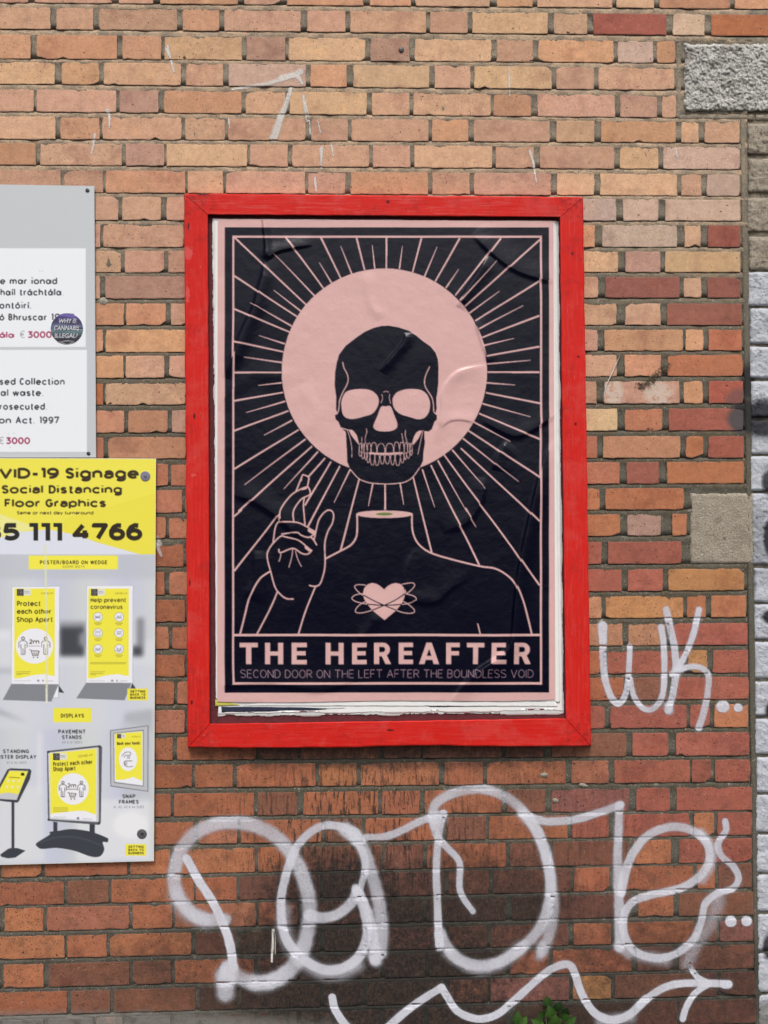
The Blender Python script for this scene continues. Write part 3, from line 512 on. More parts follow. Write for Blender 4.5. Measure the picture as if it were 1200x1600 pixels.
# ---- the round sticker
SC = 104.5, 513.8
ST = Canvas(76, 486, 133, 542, .5, 3, (52, 46, 66))
for k in range(14):
    y = 488 + k * 4; c = [(90, 74, 140), (112, 98, 168), (70, 60, 120), (60, 52, 90), (72, 66, 100), (98, 110, 140), (84, 92, 120), (100, 130, 130), (80, 100, 110), (60, 60, 72), (48, 46, 56), (40, 38, 46), (40, 38, 44), (36, 34, 40)][k]
    ST.poly([(76, y), (95, y - 2), (115, y + 1), (133, y - 1), (133, y + 5), (76, y + 5)], c)
ST.blur(76, 486, 133, 542, .8)
for b, x0, x1, y in (('WHY IS', 91, 119, 505), ('CANNABIS', 84, 123.5, 516), ('ILLEGAL?', 85.5, 121, 528)):
    ST.text(b, x0 + .8, x1 + .8, y + .8, 7.6, (28, 24, 34), bold=.9, slant=.15); ST.text(b, x0, x1, y, 7.2, (208, 212, 222), bold=.25, slant=.15)
for rx in (12, 9): ST.line([(SC[0] - rx, 534), (SC[0], 530 + rx / 4), (SC[0] + rx, 534), (SC[0], 538), (SC[0] - rx, 534)], .7, (170, 172, 180))

# ------------------------------------------------------------------ materials
def soot_shadow_nodes(t, n1):
    """black grime on the wall, where it has settled: over the lower middle, under the frame, along the foot"""
    a = t.blob(580, 1520, 265, 165, n1, .42)
    b = t.math('MULTIPLY', t.blob(530, 1410, 140, 90, n1, .5), 1.0)
    c = t.math('MULTIPLY', t.blob(730, 1420, 190, 105, n1, .6), .75)
    d = t.math('MULTIPLY', t.blob(600, 1180, 330, 26, n1, .5), .8)  # strip of grime below the frame, its cast shadow painted into the same darkening
    e = t.math('MULTIPLY', t.blob(700, 1640, 560, 75, n1, .4), .75)
    f = t.math('MULTIPLY', t.blob(350, 1500, 170, 80, n1, .55), .5)
    g = t.math('MULTIPLY', t.blob(1020, 1540, 240, 115, n1, .6), .62)
    return t.mx(a, b, c, d, e, f, g)
def brick_mat():
    t = NT('fired_brick')
    c = t.attr('bcol'); rim = t.attr('rim', 'Fac')
    n = t.noise(22, 6, .6); c = t.mix(1, c, t.mix(n, (.78, .75, .73), (1.20, 1.19, 1.18)), 'MULTIPLY')
    n = t.noise(9, 4, .65, off=(3, 1, 7)); c = t.mix(t.mr(n, .52, .68, 0, .55), c, t.mix(1, c, (.66, .55, .60), 'MULTIPLY'))
    n = t.noise(14, 3, .6, off=(9, 4, 2)); c = t.mix(t.mr(n, .56, .70, 0, .45), c, t.mix(1, c, (1.16, 1.10, .95), 'MULTIPLY'))
    n = t.noise(60, 6, .78, off=(8, 2, 2)); c = t.mix(1, c, t.mix(t.mr(n, .3, .7), (.88, .87, .86), (1.11, 1.11, 1.11)), 'MULTIPLY'); n = t.noise(260, 3, .7, off=(1, 6, 2)); c = t.mix(1, c, t.mix(t.mr(n, .35, .65), (.93, .92, .91), (1.06, 1.06, 1.06)), 'MULTIPLY')
    n = t.noise(34, 6, .75, off=(4, 9, 1)); c = t.mix(t.mr(n, .60, .70, 0, .55), c, t.mix(.6, c, (.20, .11, .075)))
    n = t.noise(75, 5, .8, off=(6, 3, 8)); c = t.mix(t.mr(n, .60, .66, 0, .5), c, t.mix(.5, c, (.60, .52, .44)))
    zz = t.n.new('ShaderNodeSeparateXYZ'); t.t.links.new(t.P, zz.inputs[0]); low = t.mr(zz.outputs['Z'], ZC + .35, Z0 + .3)
    n = t.noise(17, 6, .75, off=(7, 7, 4)); c = t.mix(t.math('MULTIPLY', t.mr(n, .46, .66), t.math('MULTIPLY_ADD', low, .30, .10)), c, (.075, .050, .038))
    fine = t.noise(420, 2, .6); pit = t.noise(230, 2, .5, off=(5, 5, 5))
    big = t.noise(120, 1, .5, off=(2, 8, 5))
    pit = t.math('ADD', pit, t.math('MULTIPLY', low, .045)); big = t.math('ADD', big, t.math('MULTIPLY', low, .03)); c = t.mix(t.mr(pit, .67, .72, 0, .85), c, (.04, .025, .02)); c = t.mix(t.mr(big, .715, .755, 0, .85), c, (.05, .03, .025)); c = t.mix(t.mr(t.noise(170, 2, .6, off=(11, 3, 3), stretch=(.5, 1, 1.6)), .70, .76, 0, .7), c, (.07, .04, .03))
    c = t.mix(t.mr(fine, .71, .77, 0, .75), c, (.66, .60, .53))
    c = t.mix(t.math('MULTIPLY', rim, t.mr(t.noise(150, 3), .35, .6)), c, t.mix(.55, c, (.16, .13, .11)))
    rg = t.noise(30, 4, .6, off=(1, 2, 3))
    # rain-washed black runs below the noticeboard
    dr = t.mr(t.noise(60, 4, .7, stretch=(1.6, 1, .22)), .50, .60)
    reg = t.mx(t.blob(560, 1300, 230, 150, rg, .4, .3, 1.3), t.math('MULTIPLY', t.blob(820, 1340, 260, 170, rg, .4), .35))
    c = t.mix(t.math('MULTIPLY', t.math('MULTIPLY', dr, reg), .88), c, (.035, .026, .022))
    sp = t.mr(t.noise(200, 3, .7, stretch=(1, 1, .5)), .5, .62)
    so_ = t.math('MULTIPLY', soot_shadow_nodes(t, rg), t.mr(t.noise(48, 6, .78, off=(6, 1, 1)), .34, .58, .42, 1.0))
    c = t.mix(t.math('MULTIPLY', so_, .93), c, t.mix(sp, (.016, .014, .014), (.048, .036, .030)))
    # old limewash left on one brick, pale dust along the foot
    lw = t.math('MULTIPLY', t.mx(t.blob(958, 613, 18, 22, rg, .3), t.blob(1028, 615, 24, 22, rg, .5)), t.mr(t.noise(60, 4, .7), .38, .5))
    c = t.mix(t.math('MULTIPLY', lw, .8), c, (.60, .50, .42))
    foot = t.blob(150, 1612, 420, 34, rg, .35); c = t.mix(t.math('MULTIPLY', foot, t.mr(rg, .3, .55, .5, .95)), c, (.19, .18, .165))
    bl = t.math('MULTIPLY', t.mx(t.blob(1165, 655, 32, 26, rg, .15, .7, 1.1), t.math('MULTIPLY', t.blob(1160, 625, 30, 22, rg, .3), .6)), .93)
    c = t.mix(bl, c, (.075, .075, .08))
    h = t.math('ADD', t.noise(130, 6, .7), t.math('MULTIPLY', fine, .35)); h = t.math('SUBTRACT', h, t.math('MULTIPLY', t.mr(pit, .67, .74), .8)); h = t.math('SUBTRACT', h, t.math('MULTIPLY', t.mr(big, .72, .78), 1.6))
    nb = t.bump(h, .55, .0016); nb = t.bump(t.noise(28, 3), .35, .006, nb)
    return t.done(c, .86, nb, spec=.25)
def mortar_mat():
    t = NT('lime_mortar')
    z = t.n.new('ShaderNodeSeparateXYZ'); t.t.links.new(t.P, z.inputs[0])
    v = t.math('DIVIDE', t.math('SUBTRACT', Z0 + 1600 * S, z.outputs['Z']), 1600 * S)
    v = t.math('ADD', v, t.math('MULTIPLY', t.math('SUBTRACT', t.noise(4, 3), .5), .12))
    r = t.n.new('ShaderNodeValToRGB'); t.t.links.new(v, r.inputs[0]); el = r.color_ramp.elements
    stops = [(0, (182, 166, 146)), (.17, (178, 161, 140)), (.26, (134, 123, 106)), (.40, (96, 88, 74)), (.75, (84, 78, 66)), (.88, (88, 83, 74)), (1, (74, 71, 65))]
    el[0].position = 0; el[0].color = (*lin(stops[0][1]), 1); el[1].position = 1; el[1].color = (*lin(stops[-1][1]), 1)
    for p, c in stops[1:-1]: e = el.new(p); e.color = (*lin(c), 1)
    c = r.outputs[0]
    bed = t.math('MULTIPLY', t.attr('bed', 'Fac'), t.mr(v, .30, .18)); c = t.mix(t.math('MULTIPLY', bed, t.mr(t.noise(18, 4, .6, off=(5, 0, 0)), .3, .6, .35, .95)), c, (.50, .36, .25))
    c = t.mix(t.math('MULTIPLY', t.math('SUBTRACT', 1.0, t.attr('bed', 'Fac')), .45), c, (.155, .15, .125))
    c = t.mix(t.mr(t.noise(24, 4, .6), .4, .62, 0, .55), c, (.13, .125, .11))
    c = t.mix(1, c, t.mix(t.noise(180, 5, .8), (.45, .45, .43), (1.52, 1.50, 1.46)), 'MULTIPLY')
    cr = t.noise(260, 2, .6, off=(3, 3, 3)); c = t.mix(t.mr(cr, .62, .70, 0, .8), c, (.42, .39, .33))
    c = t.mix(t.mr(t.noise(330, 1, .5, off=(8, 1, 4)), .64, .70, 0, .85), c, (.03, .028, .022))
    pale = t.math('MULTIPLY', t.mr(t.noise(45, 4, .7, off=(2, 2, 9)), .60, .68), .55); c = t.mix(pale, c, (.34, .32, .27))
    rg = t.noise(30, 4, .6, off=(1, 2, 3))
    c = t.mix(t.math('MULTIPLY', soot_shadow_nodes(t, rg), .88), c, (.026, .025, .023))
    c = t.mix(t.math('MULTIPLY', t.blob(150, 1612, 420, 34, rg, .35), .7), c, (.22, .21, .19))
    c = t.mix(t.math('MULTIPLY', t.mx(t.blob(1168, 650, 34, 34, rg, .2), t.blob(1170, 595, 14, 34, rg, .3)), .9), c, (.03, .03, .032))
    h = t.math('ADD', t.noise(220, 4, .7), t.math('MULTIPLY', t.mr(cr, .6, .7), .5))
    return t.done(c, .95, t.bump(h, .8, .0025), spec=.15)
def stone_mat(name, base, dark, paint=None):
    t = NT(name)
    c = t.mix(t.noise(30, 5, .6), tuple(x * .72 for x in base), tuple(min(1, x * 1.25) for x in base))
    gr = t.noise(330, 3, .75); g2 = t.noise(190, 2, .6, off=(4, 4, 1))
    c = t.mix(t.mr(gr, .53, .62, 0, .9), c, dark); c = t.mix(t.mr(t.noise(130, 4, .8, off=(2, 9, 9)), .58, .68, 0, .7), c, tuple(x * .6 for x in dark)); c = t.mix(t.mr(g2, .60, .68, 0, .65), c, (.62, .60, .55))
    c = t.mix(t.mr(t.noise(13, 5, .75, off=(7, 7, 7)), .50, .66, 0, .5), c, (.20, .155, .115)); c = t.mix(t.mr(t.noise(20, 5, .75, off=(1, 7, 3)), .54, .68, 0, .4), c, (.10, .095, .08))
    rough = .92
    if paint:
        rg = t.noise(26, 4, .6)
        pm = t.mr(t.noise(55, 6, .8, off=(1, 5, 1)), .36, .42)
        pc = t.mix(t.noise(18, 4), (.52, .55, .62), (.64, .66, .71))
        c = t.mix(pm, c, pc)
        bl = t.mx(t.blob(1192, 655, 40, 36, rg, .3), t.math('MULTIPLY', t.blob(1203, 755, 14, 26, rg, .4), .95), t.blob(1206, 840, 16, 40, rg, .4), t.math('MULTIPLY', t.blob(1170, 905, 14, 36, rg, .4), .5),
                  t.blob(1204, 963, 15, 13, rg, .3), t.math('MULTIPLY', t.blob(1186, 850, 40, 60, rg, .5), .35), t.blob(1206, 1110, 12, 16, rg, .3), t.blob(1202, 1480, 12, 22, rg, .2))
        c = t.mix(t.math('MULTIPLY', bl, .95), c, (.018, .018, .024))
        c = t.mix(t.mr(t.noise(95, 4, .8, off=(3, 8, 2)), .66, .72), c, (.03, .03, .03)); rough = .7
    c = t.mix(t.math('MULTIPLY', t.blob(1186, 1610, 90, 50, t.noise(30, 4), .4), .8), c, (.20, .20, .175))
    h = t.math('ADD', t.noise(150, 5, .7), t.math('MULTIPLY', gr, .5))
    return t.done(c, rough, t.bump(h, .9 if not paint else 1.0, .005), spec=.25)
def print_mat(name, rough, spec, bmp=.15, fibre=1, coat=0):
    t = NT(name); c = t.attr('print')
    c = t.mix(1, c, t.mix(t.noise(700, 2), (.93, .93, .93), (1.05, 1.05, 1.05)), 'MULTIPLY')
    nb = t.bump(t.noise(650, 3, .7), bmp, .0006)
    if fibre: nb = t.bump(t.noise(28, 5, .6), .30, .006, nb)
    r = t.mix(t.noise(12, 3), (rough * .85,) * 3, (min(1, rough * 1.15),) * 3)
    return t.done(c, r, nb, spec=spec)
def plain(name, col, rough, spec=.4, metal=0, var=.15, sc=60, bmp=.1, bs=200, bd=.001):
    t = NT(name); c = t.mix(t.noise(sc, 4), tuple(x * (1 - var) for x in col), tuple(min(1, x * (1 + var)) for x in col))
    return t.done(c, rough, t.bump(t.noise(bs, 3), bmp, bd), spec=spec, metal=metal)
def red_mat(name, horizontal, fade):
    t = NT(name); st = (.06, 1, 1) if horizontal else (1, 1, .06); st2 = (.12, 1, 1) if horizontal else (1, 1, .12)
    c = t.mix(t.noise(9, 4), (.55, .014, .010), (.66, .022, .016))
    c = t.mix(t.mr(t.noise(170, 5, .7, stretch=st), .46, .70, 0, .42 * fade + .06), c, (.66, .13, .12))
    c = t.mix(t.mr(t.noise(420, 2, .6, stretch=st2), .70, .77, 0, .4), c, (.80, .34, .30))
    c = t.mix(t.mr(t.noise(110, 2, .5, off=(5, 2, 2)), .74, .78, 0, .9), c, (.12, .01, .012))
    for x, y, rx, ry in ((297, 400, 9, 11), (306, 743, 5, 3), (297, 465, 3, 14)):
        c = t.mix(t.math('MULTIPLY', t.blob(x, y, rx, ry, t.noise(160, 4), 1.0), .35), c, (.72, .20, .19))
    for x, y, rx, ry in ((320, 309, 12, 2.2), (298, 359, 1.6, 7), (300, 909, 1.5, 7), (307, 652, 2, 5), (891, 401, 2.5, 3), (900, 560, 2, 2), (610, 1137, 7, 1.8), (303, 1094, 2, 4), (606, 321, 3, 3), (896, 664, 2, 3)):
        c = t.mix(t.blob(x, y, rx, ry, t.noise(200, 3), .4), c, (.10, .012, .014))
    cn = t.mx(*[t.blob(x, y, 46, 46, t.noise(60, 4), .7) for x, y in ((293, 308), (906, 312), (918, 1160), (298, 1163))]); c = t.mix(t.math('MULTIPLY', cn, t.mr(t.noise(90, 5, .8), .45, .62, .0, .55)), c, (.13, .02, .02))
    c = t.mix(t.mr(t.noise(22, 6, .8, off=(3, 3, 1)), .52, .66, 0, .42), c, (.30, .02, .02)); c = t.mix(t.mr(t.noise(85, 5, .8, off=(3, 9, 1)), .66, .72, 0, .5), c, (.16, .02, .02)); c = t.mix(t.mr(t.noise(12, 4, .7, off=(1, 1, 6)), .50, .68, 0, .22), c, (.62, .12, .11))
    h = t.noise(150, 5, .65, stretch=st)
    return t.done(c, .55, t.bump(h, .5, .0016, t.bump(t.noise(500, 2), .2, .0006)), spec=.12)
M_brick, M_mortar = brick_mat(), mortar_mat()
M_granite = stone_mat('rock_faced_granite', (.66, .645, .61), (.22, .21, .195))
M_tooled = stone_mat('tooled_stone', (.42, .365, .29), (.17, .14, .11))
M_painted = stone_mat('painted_stone', (.30, .28, .24), (.10, .09, .08), paint=True)
M_poster = print_mat('poster_paper', .24, .30, .45)
M_sign = print_mat('sign_print', .38, .45, .05, 0)
M_stick = print_mat('sticker_film', .3, .5, .05, 0)
M_redv, M_redh, M_redt = red_mat('red_paint_upright', False, .4), red_mat('red_paint_bottom', True, .3), red_mat('red_paint_top', True, 1.0)
M_back = plain('maroon_board', (.105, .022, .028), .8, .3, var=.5, sc=90, bmp=.5)
M_paper = plain('white_paper', (.80, .81, .80), .55, .4, var=.06, sc=25, bmp=.25, bs=60, bd=.002)
M_paperg = plain('grey_paper', (.55, .58, .57), .6, .3, var=.1, sc=25, bmp=.25, bs=60, bd=.002)
M_navy = plain('navy_print', (.025, .03, .06), .5, .4, var=.5, sc=90)
M_yel = plain('yellow_print', (.55, .52, .10), .5, .4)
M_alu = plain('sign_panel', (.50, .52, .54), .45, .4, var=.04)
M_alue = plain('board_edge', (.82, .81, .74), .5, .4, var=.04)
M_steel = plain('zinc_steel', (.30, .30, .33), .35, .5, .8, var=.2, sc=300)
M_dsteel = plain('dark_steel', (.06, .06, .065), .45, .5, .5, var=.3, sc=300)
M_lilac = plain('washer_plastic', (.20, .19, .28), .4, .4)
M_pave = plain('dark_paving', (.05, .05, .049), .9, .2, var=.2, sc=20, bmp=.5, bs=150, bd=.003)
M_core = plain('wall_core', (.14, .12, .10), .95, .1)
def leaf_mat():
    t = NT('green_leaf'); vv = t.attr('shade', 'Fac')
    c = t.mix(vv, (.016, .05, .014), (.10, .20, .035)); c = t.mix(1, c, t.mix(t.noise(120, 3), (.7, .7, .7), (1.25, 1.25, 1.2)), 'MULTIPLY')
    return t.done(c, .42, t.bump(t.noise(90, 3), .3, .002), spec=.4)
M_leaf = leaf_mat()
M_stem = plain('plant_stem', (.10, .13, .04), .6)
M_moss = plain('dried_moss', (.17, .145, .105), .95, .1, var=.5, sc=300, bmp=.8, bs=500, bd=.002)
M_thread = plain('white_thread', (.68, .65, .62), .8)
M_filler = plain('grey_filler', (.30, .28, .23), .95, .1, var=.2, sc=200, bmp=.7)
def spray_mat(name, col, dry=.25):
    t = NT(name); a = t.attr('alpha', 'Fac')
    g = t.noise(260, 3, .7); g3 = t.noise(520, 2, .6, off=(2, 5, 5)); sp = t.mr(t.math('SUBTRACT', a, t.math('MULTIPLY', g3, 1.1)), -.34, .24); a = t.mix(.4, a, sp); a2 = t.math('MULTIPLY', a, t.mr(g, .22, .50, 1 - dry, 1.0)); a2 = t.math('MULTIPLY', a2, t.mr(t.noise(14, 4), .25, .6, .86, 1.0))
    c = t.mix(t.noise(20, 4), tuple(x * .9 for x in col), tuple(min(1, x * 1.06) for x in col))
    tr = t.n.new('ShaderNodeBsdfTransparent'); ms = t.n.new('ShaderNodeMixShader')
    t.done(c, .8, t.bump(g, .5, .001), spec=.2)
    t.t.links.new(a2, ms.inputs[0]); t.t.links.new(tr.outputs[0], ms.inputs[1]); t.t.links.new(t.b.outputs[0], ms.inputs[2]); t.t.links.new(ms.outputs[0], t.out.inputs[0])
    return t.m
M_spray = spray_mat('white_spray_paint', (.68, .685, .76), .45)
M_splash = spray_mat('dried_white_splash', (.72, .68, .64), .6)

# ------------------------------------------------------------------ the ground
def box(name, x0, y0, z0, x1, y1, z1, mat, parent=None):
    v = [(x, y, z) for x in (x0, x1) for y in (y0, y1) for z in (z0, z1)]
    return mesh_obj(name, v, [(0, 1, 3, 2), (4, 6, 7, 5), (0, 4, 5, 1), (2, 3, 7, 6), (0, 2, 6, 4), (1, 5, 7, 3)], mat, parent)
tag(box('pavement', -60, -60, -.2, 60, .6, 0, M_pave), kind='structure')

# ------------------------------------------------------------------ the brick wall
# each course: top and bottom of its bricks at the left edge and at x = 1180, then the bricks met in it
PAL = dict(a=(200, 156, 124), b=(204, 148, 108), y=(206, 167, 125), m=(170, 130, 114), w=(208, 180, 162), g=(180, 158, 150), c=(158, 88, 72), k=(194, 147, 122), s=(193, 133, 97),
           o=(186, 112, 72), r=(170, 90, 72), d=(173, 99, 66), n=(136, 84, 64), x=(84, 60, 48), h=(192, 130, 76), e=(182, 110, 80), v=(152, 92, 80), z=(120, 74, 60))
ROWS = [
 (-31, 4, -21, 14, [(-80, 45), (54, 176), (185, 240), (250, 372), (381, 438), (448, 568), (578, 642), (649, 765), (776, 832), (839, 957), (963, 1022), (1030, 1141), (1148, 1268)], 'kkabkbbabaasb'),
 (11, 45, 23, 56, [(-40, 79), (88, 146), (155, 277), (285, 343), (350, 470), (480, 540), (547, 666), (672, 731), (738, 856), (865, 918), (927, 1041), (1051, 1101), (1111, 1230)], 'kakbakakyacwo'),
 (53.5, 91.5, 65.5, 99, [(-70, 48), (57, 183), (191, 252), (257, 378), (385, 446), (451, 571), (579, 640), (648, 768), (776, 833), (841, 959), (965, 1021), (1026, 1055)], 'bsbymymyabgs'),
 (96, 131, 107, 142, [(-30, 86), (96, 155), (162, 283), (291, 349), (357, 478), (485, 542), (552, 671), (679, 735), (741, 862), (869, 928), (935, 1054)], 'ybakwbykyka'),
 (139, 174, 150, 185, [(-70, 53), (57, 182), (187, 248), (256, 378), (384, 446), (452, 573), (581, 640), (646, 767), (771, 830), (840, 961), (969, 1027), (1034, 1057)], 'kkmsayaaskka'),
 (181.5, 217, 190.5, 223.5, [(-30, 87), (94, 156), (160, 284), (289, 352), (356, 478), (486, 544), (549, 670), (675, 732), (740, 859), (869, 929), (939, 1056), (1064, 1092), (1101, 1156)], 'abkakkkbkabak'),
 (223, 257.5, 230.5, 265, [(-70, 56), (63, 191), (196, 257), (260, 386), (390, 450), (456, 577), (582, 641), (647, 769), (774, 834), (843, 960), (968, 1029), (1036, 1156)], 'samykkkykkyw'),
 (265, 300, 272.5, 306.5, [(-30, 95), (100, 161), (165, 290), (293, 349), (353, 477), (481, 540), (548, 669), (675, 734), (740, 861), (870, 929), (938, 1058), (1064, 1096), (1104, 1156)], 'kksakkskkyyag'),
 (306, 344, 312, 345, [(65, 185), (190.6, 252), (260, 380), (845, 963), (973, 1029), (1039, 1157)], 'kakgww'),
 (350, 386.5, 352, 386, [(-30, 90), (98, 157), (161, 287), (872, 930), (941, 1058), (1069, 1095), (1106, 1157)], 'kkkbgac'),
 (391, 426, 393, 425, [(70, 189), (195, 257), (263, 385), (846, 966), (977, 1032), (1039, 1157)], 'akkymy'),
 (431, 467, 433, 465, [(100, 156.5), (164, 290), (873, 935), (946, 1062), (1068, 1096), (1105, 1157)], 'kmavav'),
 (474, 508, 474, 508, [(72, 194), (197, 259), (267, 388), (848, 963), (977, 1032), (1042, 1159)], 'sskaav'),
 (515, 551, 515, 547.5, [(100, 161), (165, 290), (872, 934), (944, 1067), (1071, 1099), (1107, 1159)], 'bbkbbe'),
 (556, 591, 554, 587.5, [(72, 193), (196, 257), (264, 385), (850, 964), (976, 1033), (1043, 1160)], 'bkkase'),
 (599, 633, 595, 630, [(100, 161), (165, 290), (872, 932), (944, 1062), (1068, 1098), (1107, 1161)], 'oakkbr'),
 (642, 677, 637.5, 672, [(74, 194), (200, 262), (268, 390), (850, 965), (976, 1035), (1045, 1161)], 'sskyer'),
 (683, 717, 681, 715, [(102, 162), (169, 290), (872, 933), (942, 1063), (1072, 1099), (1107, 1162)], 'esesor'),
 (725.5, 760, 721, 755, [(80, 196), (202, 263), (267, 390), (854, 968), (979, 1030), (1042, 1162)], 'eeeeco'),
 (766.6, 802.6, 762, 795, [(100, 155), (162, 285), (290, 350), (876, 937), (946, 1069)], 'eeeoo'),
 (809.5, 843, 802, 836, [(80, 196), (201, 259), (264, 385), (855, 969), (980, 1033), (1050, 1073)], 'deeomo'),
 (852, 887, 845, 880, [(100, 160), (168, 287), (292, 350), (877, 940), (950, 1065)], 'dddrr'),
 (895, 931, 888, 922, [(80, 194), (200, 257), (264, 385), (858, 971), (981, 1036), (1044, 1163)], 'dderrh'),
 (939, 974, 930, 964, [(100, 160), (168, 289), (294, 352), (878, 940), (946, 1068), (1073, 1103), (1111, 1166)], 'dddshoo'),
 (981, 1016, 973, 1007, [(80, 198), (205, 263.6), (269, 388), (858, 973), (982, 1040), (1047, 1168)], 'eedssr'),
 (1025, 1059, 1015, 1051, [(100, 142), (150, 289), (294, 352), (880, 942), (949, 1069), (1075, 1105), (1114, 1169)], 'ddddrhr'),
 (1067, 1103, 1057, 1092, [(80, 200), (206, 272), (277, 396), (860, 974), (986, 1043), (1055, 1170)], 'ddednr'),
 (1112, 1148, 1100, 1136, [(100, 142), (150, 289), (294, 352), (882, 945), (954, 1073), (1078, 1109), (1116, 1169)], 'eedrrro'),
 (1154, 1190, 1143.5, 1180, [(90, 208), (215, 270), (276, 400), (404, 465), (470, 594), (600, 657), (661, 783), (790, 849), (862, 979), (988, 1044), (1056, 1171)], 'dddznznznrr'),
 (1197, 1234, 1186, 1221, [(60, 110), (117, 180), (185, 300), (304, 364), (370, 493), (498, 558), (564, 686), (694, 755), (761, 884), (893, 951), (960, 1078), (1081, 1111), (1117, 1172)], 'dodddoodderrr'),
 (1243, 1279, 1229, 1265.5, [(80, 202), (210, 267), (272, 397), (403, 464), (474, 591), (597, 656), (663, 784), (792, 852), (862, 983), (994, 1047), (1057, 1175)], 'dddndddnvrr'),
 (1288, 1324, 1268.5, 1304.5, [(60, 110), (117, 178), (184, 303), (310, 371), (376, 502), (508, 566), (571, 689), (697, 760), (764, 887), (894, 951), (961, 1077), (1084, 1116), (1121, 1175)], 'dddedndndrror'),
 (1332, 1371, 1309, 1346.5, [(-66, -5), (2, 65), (70, 199), (204, 266), (272, 398), (403, 465), (472, 596), (601, 661), (667, 791), (797, 857), (864, 983), (989, 1049), (1061, 1175)], 'dodoodnndnnorvd'),
 (1379, 1415, 1348.5, 1386.5, [(-20, 100), (105, 170), (174, 303), (306, 370), (374, 500), (505, 565), (570, 694), (701, 764), (771, 892), (897, 952), (961, 1083), (1090, 1117), (1122, 1175)], 'dnddzxznzdddn'),
 (1419, 1456, 1392.5, 1428.5, [(-66, 0), (7, 68), (73, 202), (207, 269), (273, 400), (404, 465), (472, 595), (601, 661), (667, 790), (800, 858), (868, 985), (997, 1052), (1061, 1177)], 'ooededzxxxzdnvv'),
 (1463.5, 1499, 1436.5, 1470, [(-20, 101), (105, 167), (172, 299), (306, 368), (373, 500), (508, 566), (575, 696), (700, 761), (766, 888), (896, 955), (962, 1085), (1090, 1120), (1125, 1177)], 'odozxxzznddnv'),
 (1507.5, 1544, 1475, 1512.5, [(-66, 0), (6, 68), (76, 202), (207, 267), (273, 397), (404, 465), (470, 594), (601, 664), (670, 792), (797, 857), (863, 987), (995, 1052), (1061, 1178)], 'eonndzxxxddzn'),
 (1551, 1587, 1517.5, 1554, [(-20, 105), (111, 172), (178, 305), (311, 372), (376, 500), (507, 567), (573, 693), (702, 762), (766, 889), (895, 955), (961, 1083), (1090, 1120), (1125, 1180)], 'dnnxxxxnvhnzz'),
 (1594, 1630, 1560, 1598, [(-66, 0), (4, 68), (75, 146), (150, 192), (206, 266), (273, 397), (404, 465), (471, 594), (601, 663), (669, 790), (805, 852), (860, 990), (992, 1058), (1062, 1182)], 'xxxkxxxxxxxxzz'),
 (1637, 1673, 1603, 1641, [(-20, 105), (111, 172), (178, 305), (311, 372), (376, 500), (507, 567), (573, 693), (702, 762), (766, 889), (895, 955), (961, 1083), (1090, 1120), (1125, 1182)], 'xxxxxxxxxxxxx'),
]
pitch = 42.3
ALL = []      # (row, top_left, bot_left, top_right, bot_right, x0, x1, code)
for k in range(1, 9):                     # courses above the picture
    o = -pitch * k
    ROWS.insert(0, (-31 + o, 4 + o, -21 + o, 14 + o, [(a + (0 if k % 2 == 0 else -3), b) for a, b in (ROWS[k - 1][4] if k % 2 == 0 else [])] or
        [(-40 + i * 195 + j, -40 + i * 195 + j + w_) for i in range(7) for j, w_ in ((0, 120), (128, 59))], None))
rowtop = lambda r, x: r[0] + (r[2] - r[0]) * x / 1180.0
rowbot = lambda r, x: r[1] + (r[3] - r[1]) * x / 1180.0
LIM_L, LIM_R = -330, 1182
FR = [(287, 303), (910, 308), (923, 1166), (293, 1168)]
def hidden(x0, x1, y0, y1):
    if x0 > 293 + 8 and x1 < 902 and y0 > 316 and y1 < 1160: return True
    if x0 > -95 and x1 < 143 and y0 > 296 and y1 < 712: return True
    if x0 > -95 and x1 < 236 and y0 > 722 and y1 < 1340: return True
    return False
for ri, r in enumerate(ROWS):
    bl, codes = list(r[4]), r[5]
    codes = codes or ''.join(R.choice('abkysa') for _ in bl)
    bl = [(max(a, LIM_L), min(b, 1310 if r[0] < 30 else LIM_R)) for a, b in bl if b > LIM_L + 10]
    codes = codes[:len(bl)]
    x = bl[0][0] - 9; hd = (bl[0][1] - bl[0][0]) > 90; add = []
    while x > LIM_L + 12:
        w_ = 59 if hd else 121; add.append((max(LIM_L, x - w_), x)); x -= w_ + 9; hd = not hd
    yy = r[0]
    pool = 'aabky' if yy < 450 else ('seob' if yy < 900 else ('odne' if yy < 1540 else 'xznx'))
    for a, b in add: bl.insert(0, (a, b)); codes = R.choice(pool) + codes
    if r[0] < 20:                                                    # over the rough stone block the courses carry on to the right
        x = bl[-1][1] + 8; hd = (bl[-1][1] - bl[-1][0]) > 90
        while x < 1500: w_ = 59 if hd else 121; bl.append((x, min(1520, x + w_))); codes += R.choice('absk'); x += w_ + 8; hd = not hd
    for (a, b), cc in zip(bl, codes):
        if hidden(a, b, rowtop(r, a), rowbot(r, b)): continue
        ALL.append((ri, a, b, cc))
def visarea(x0, x1, y0, y1):
    x0, x1, y0, y1 = max(0, x0), min(1200, x1), max(0, y0), min(1600, y1)
    if x1 <= x0 or y1 <= y0: return 0
    n = 0
    for i in range(8):
        for j in range(4):
            x = x0 + (i + .5) / 8 * (x1 - x0); y = y0 + (j + .5) / 4 * (y1 - y0)
            if 289 < x < 915 and 305 < y < 1167: continue
            if x < 148 and 289 < y < 716: continue
            if x < 242 and 716 <= y < 1347: continue
            n += 1
    return n / 32 * (x1 - x0) * (y1 - y0)
BZ = {}
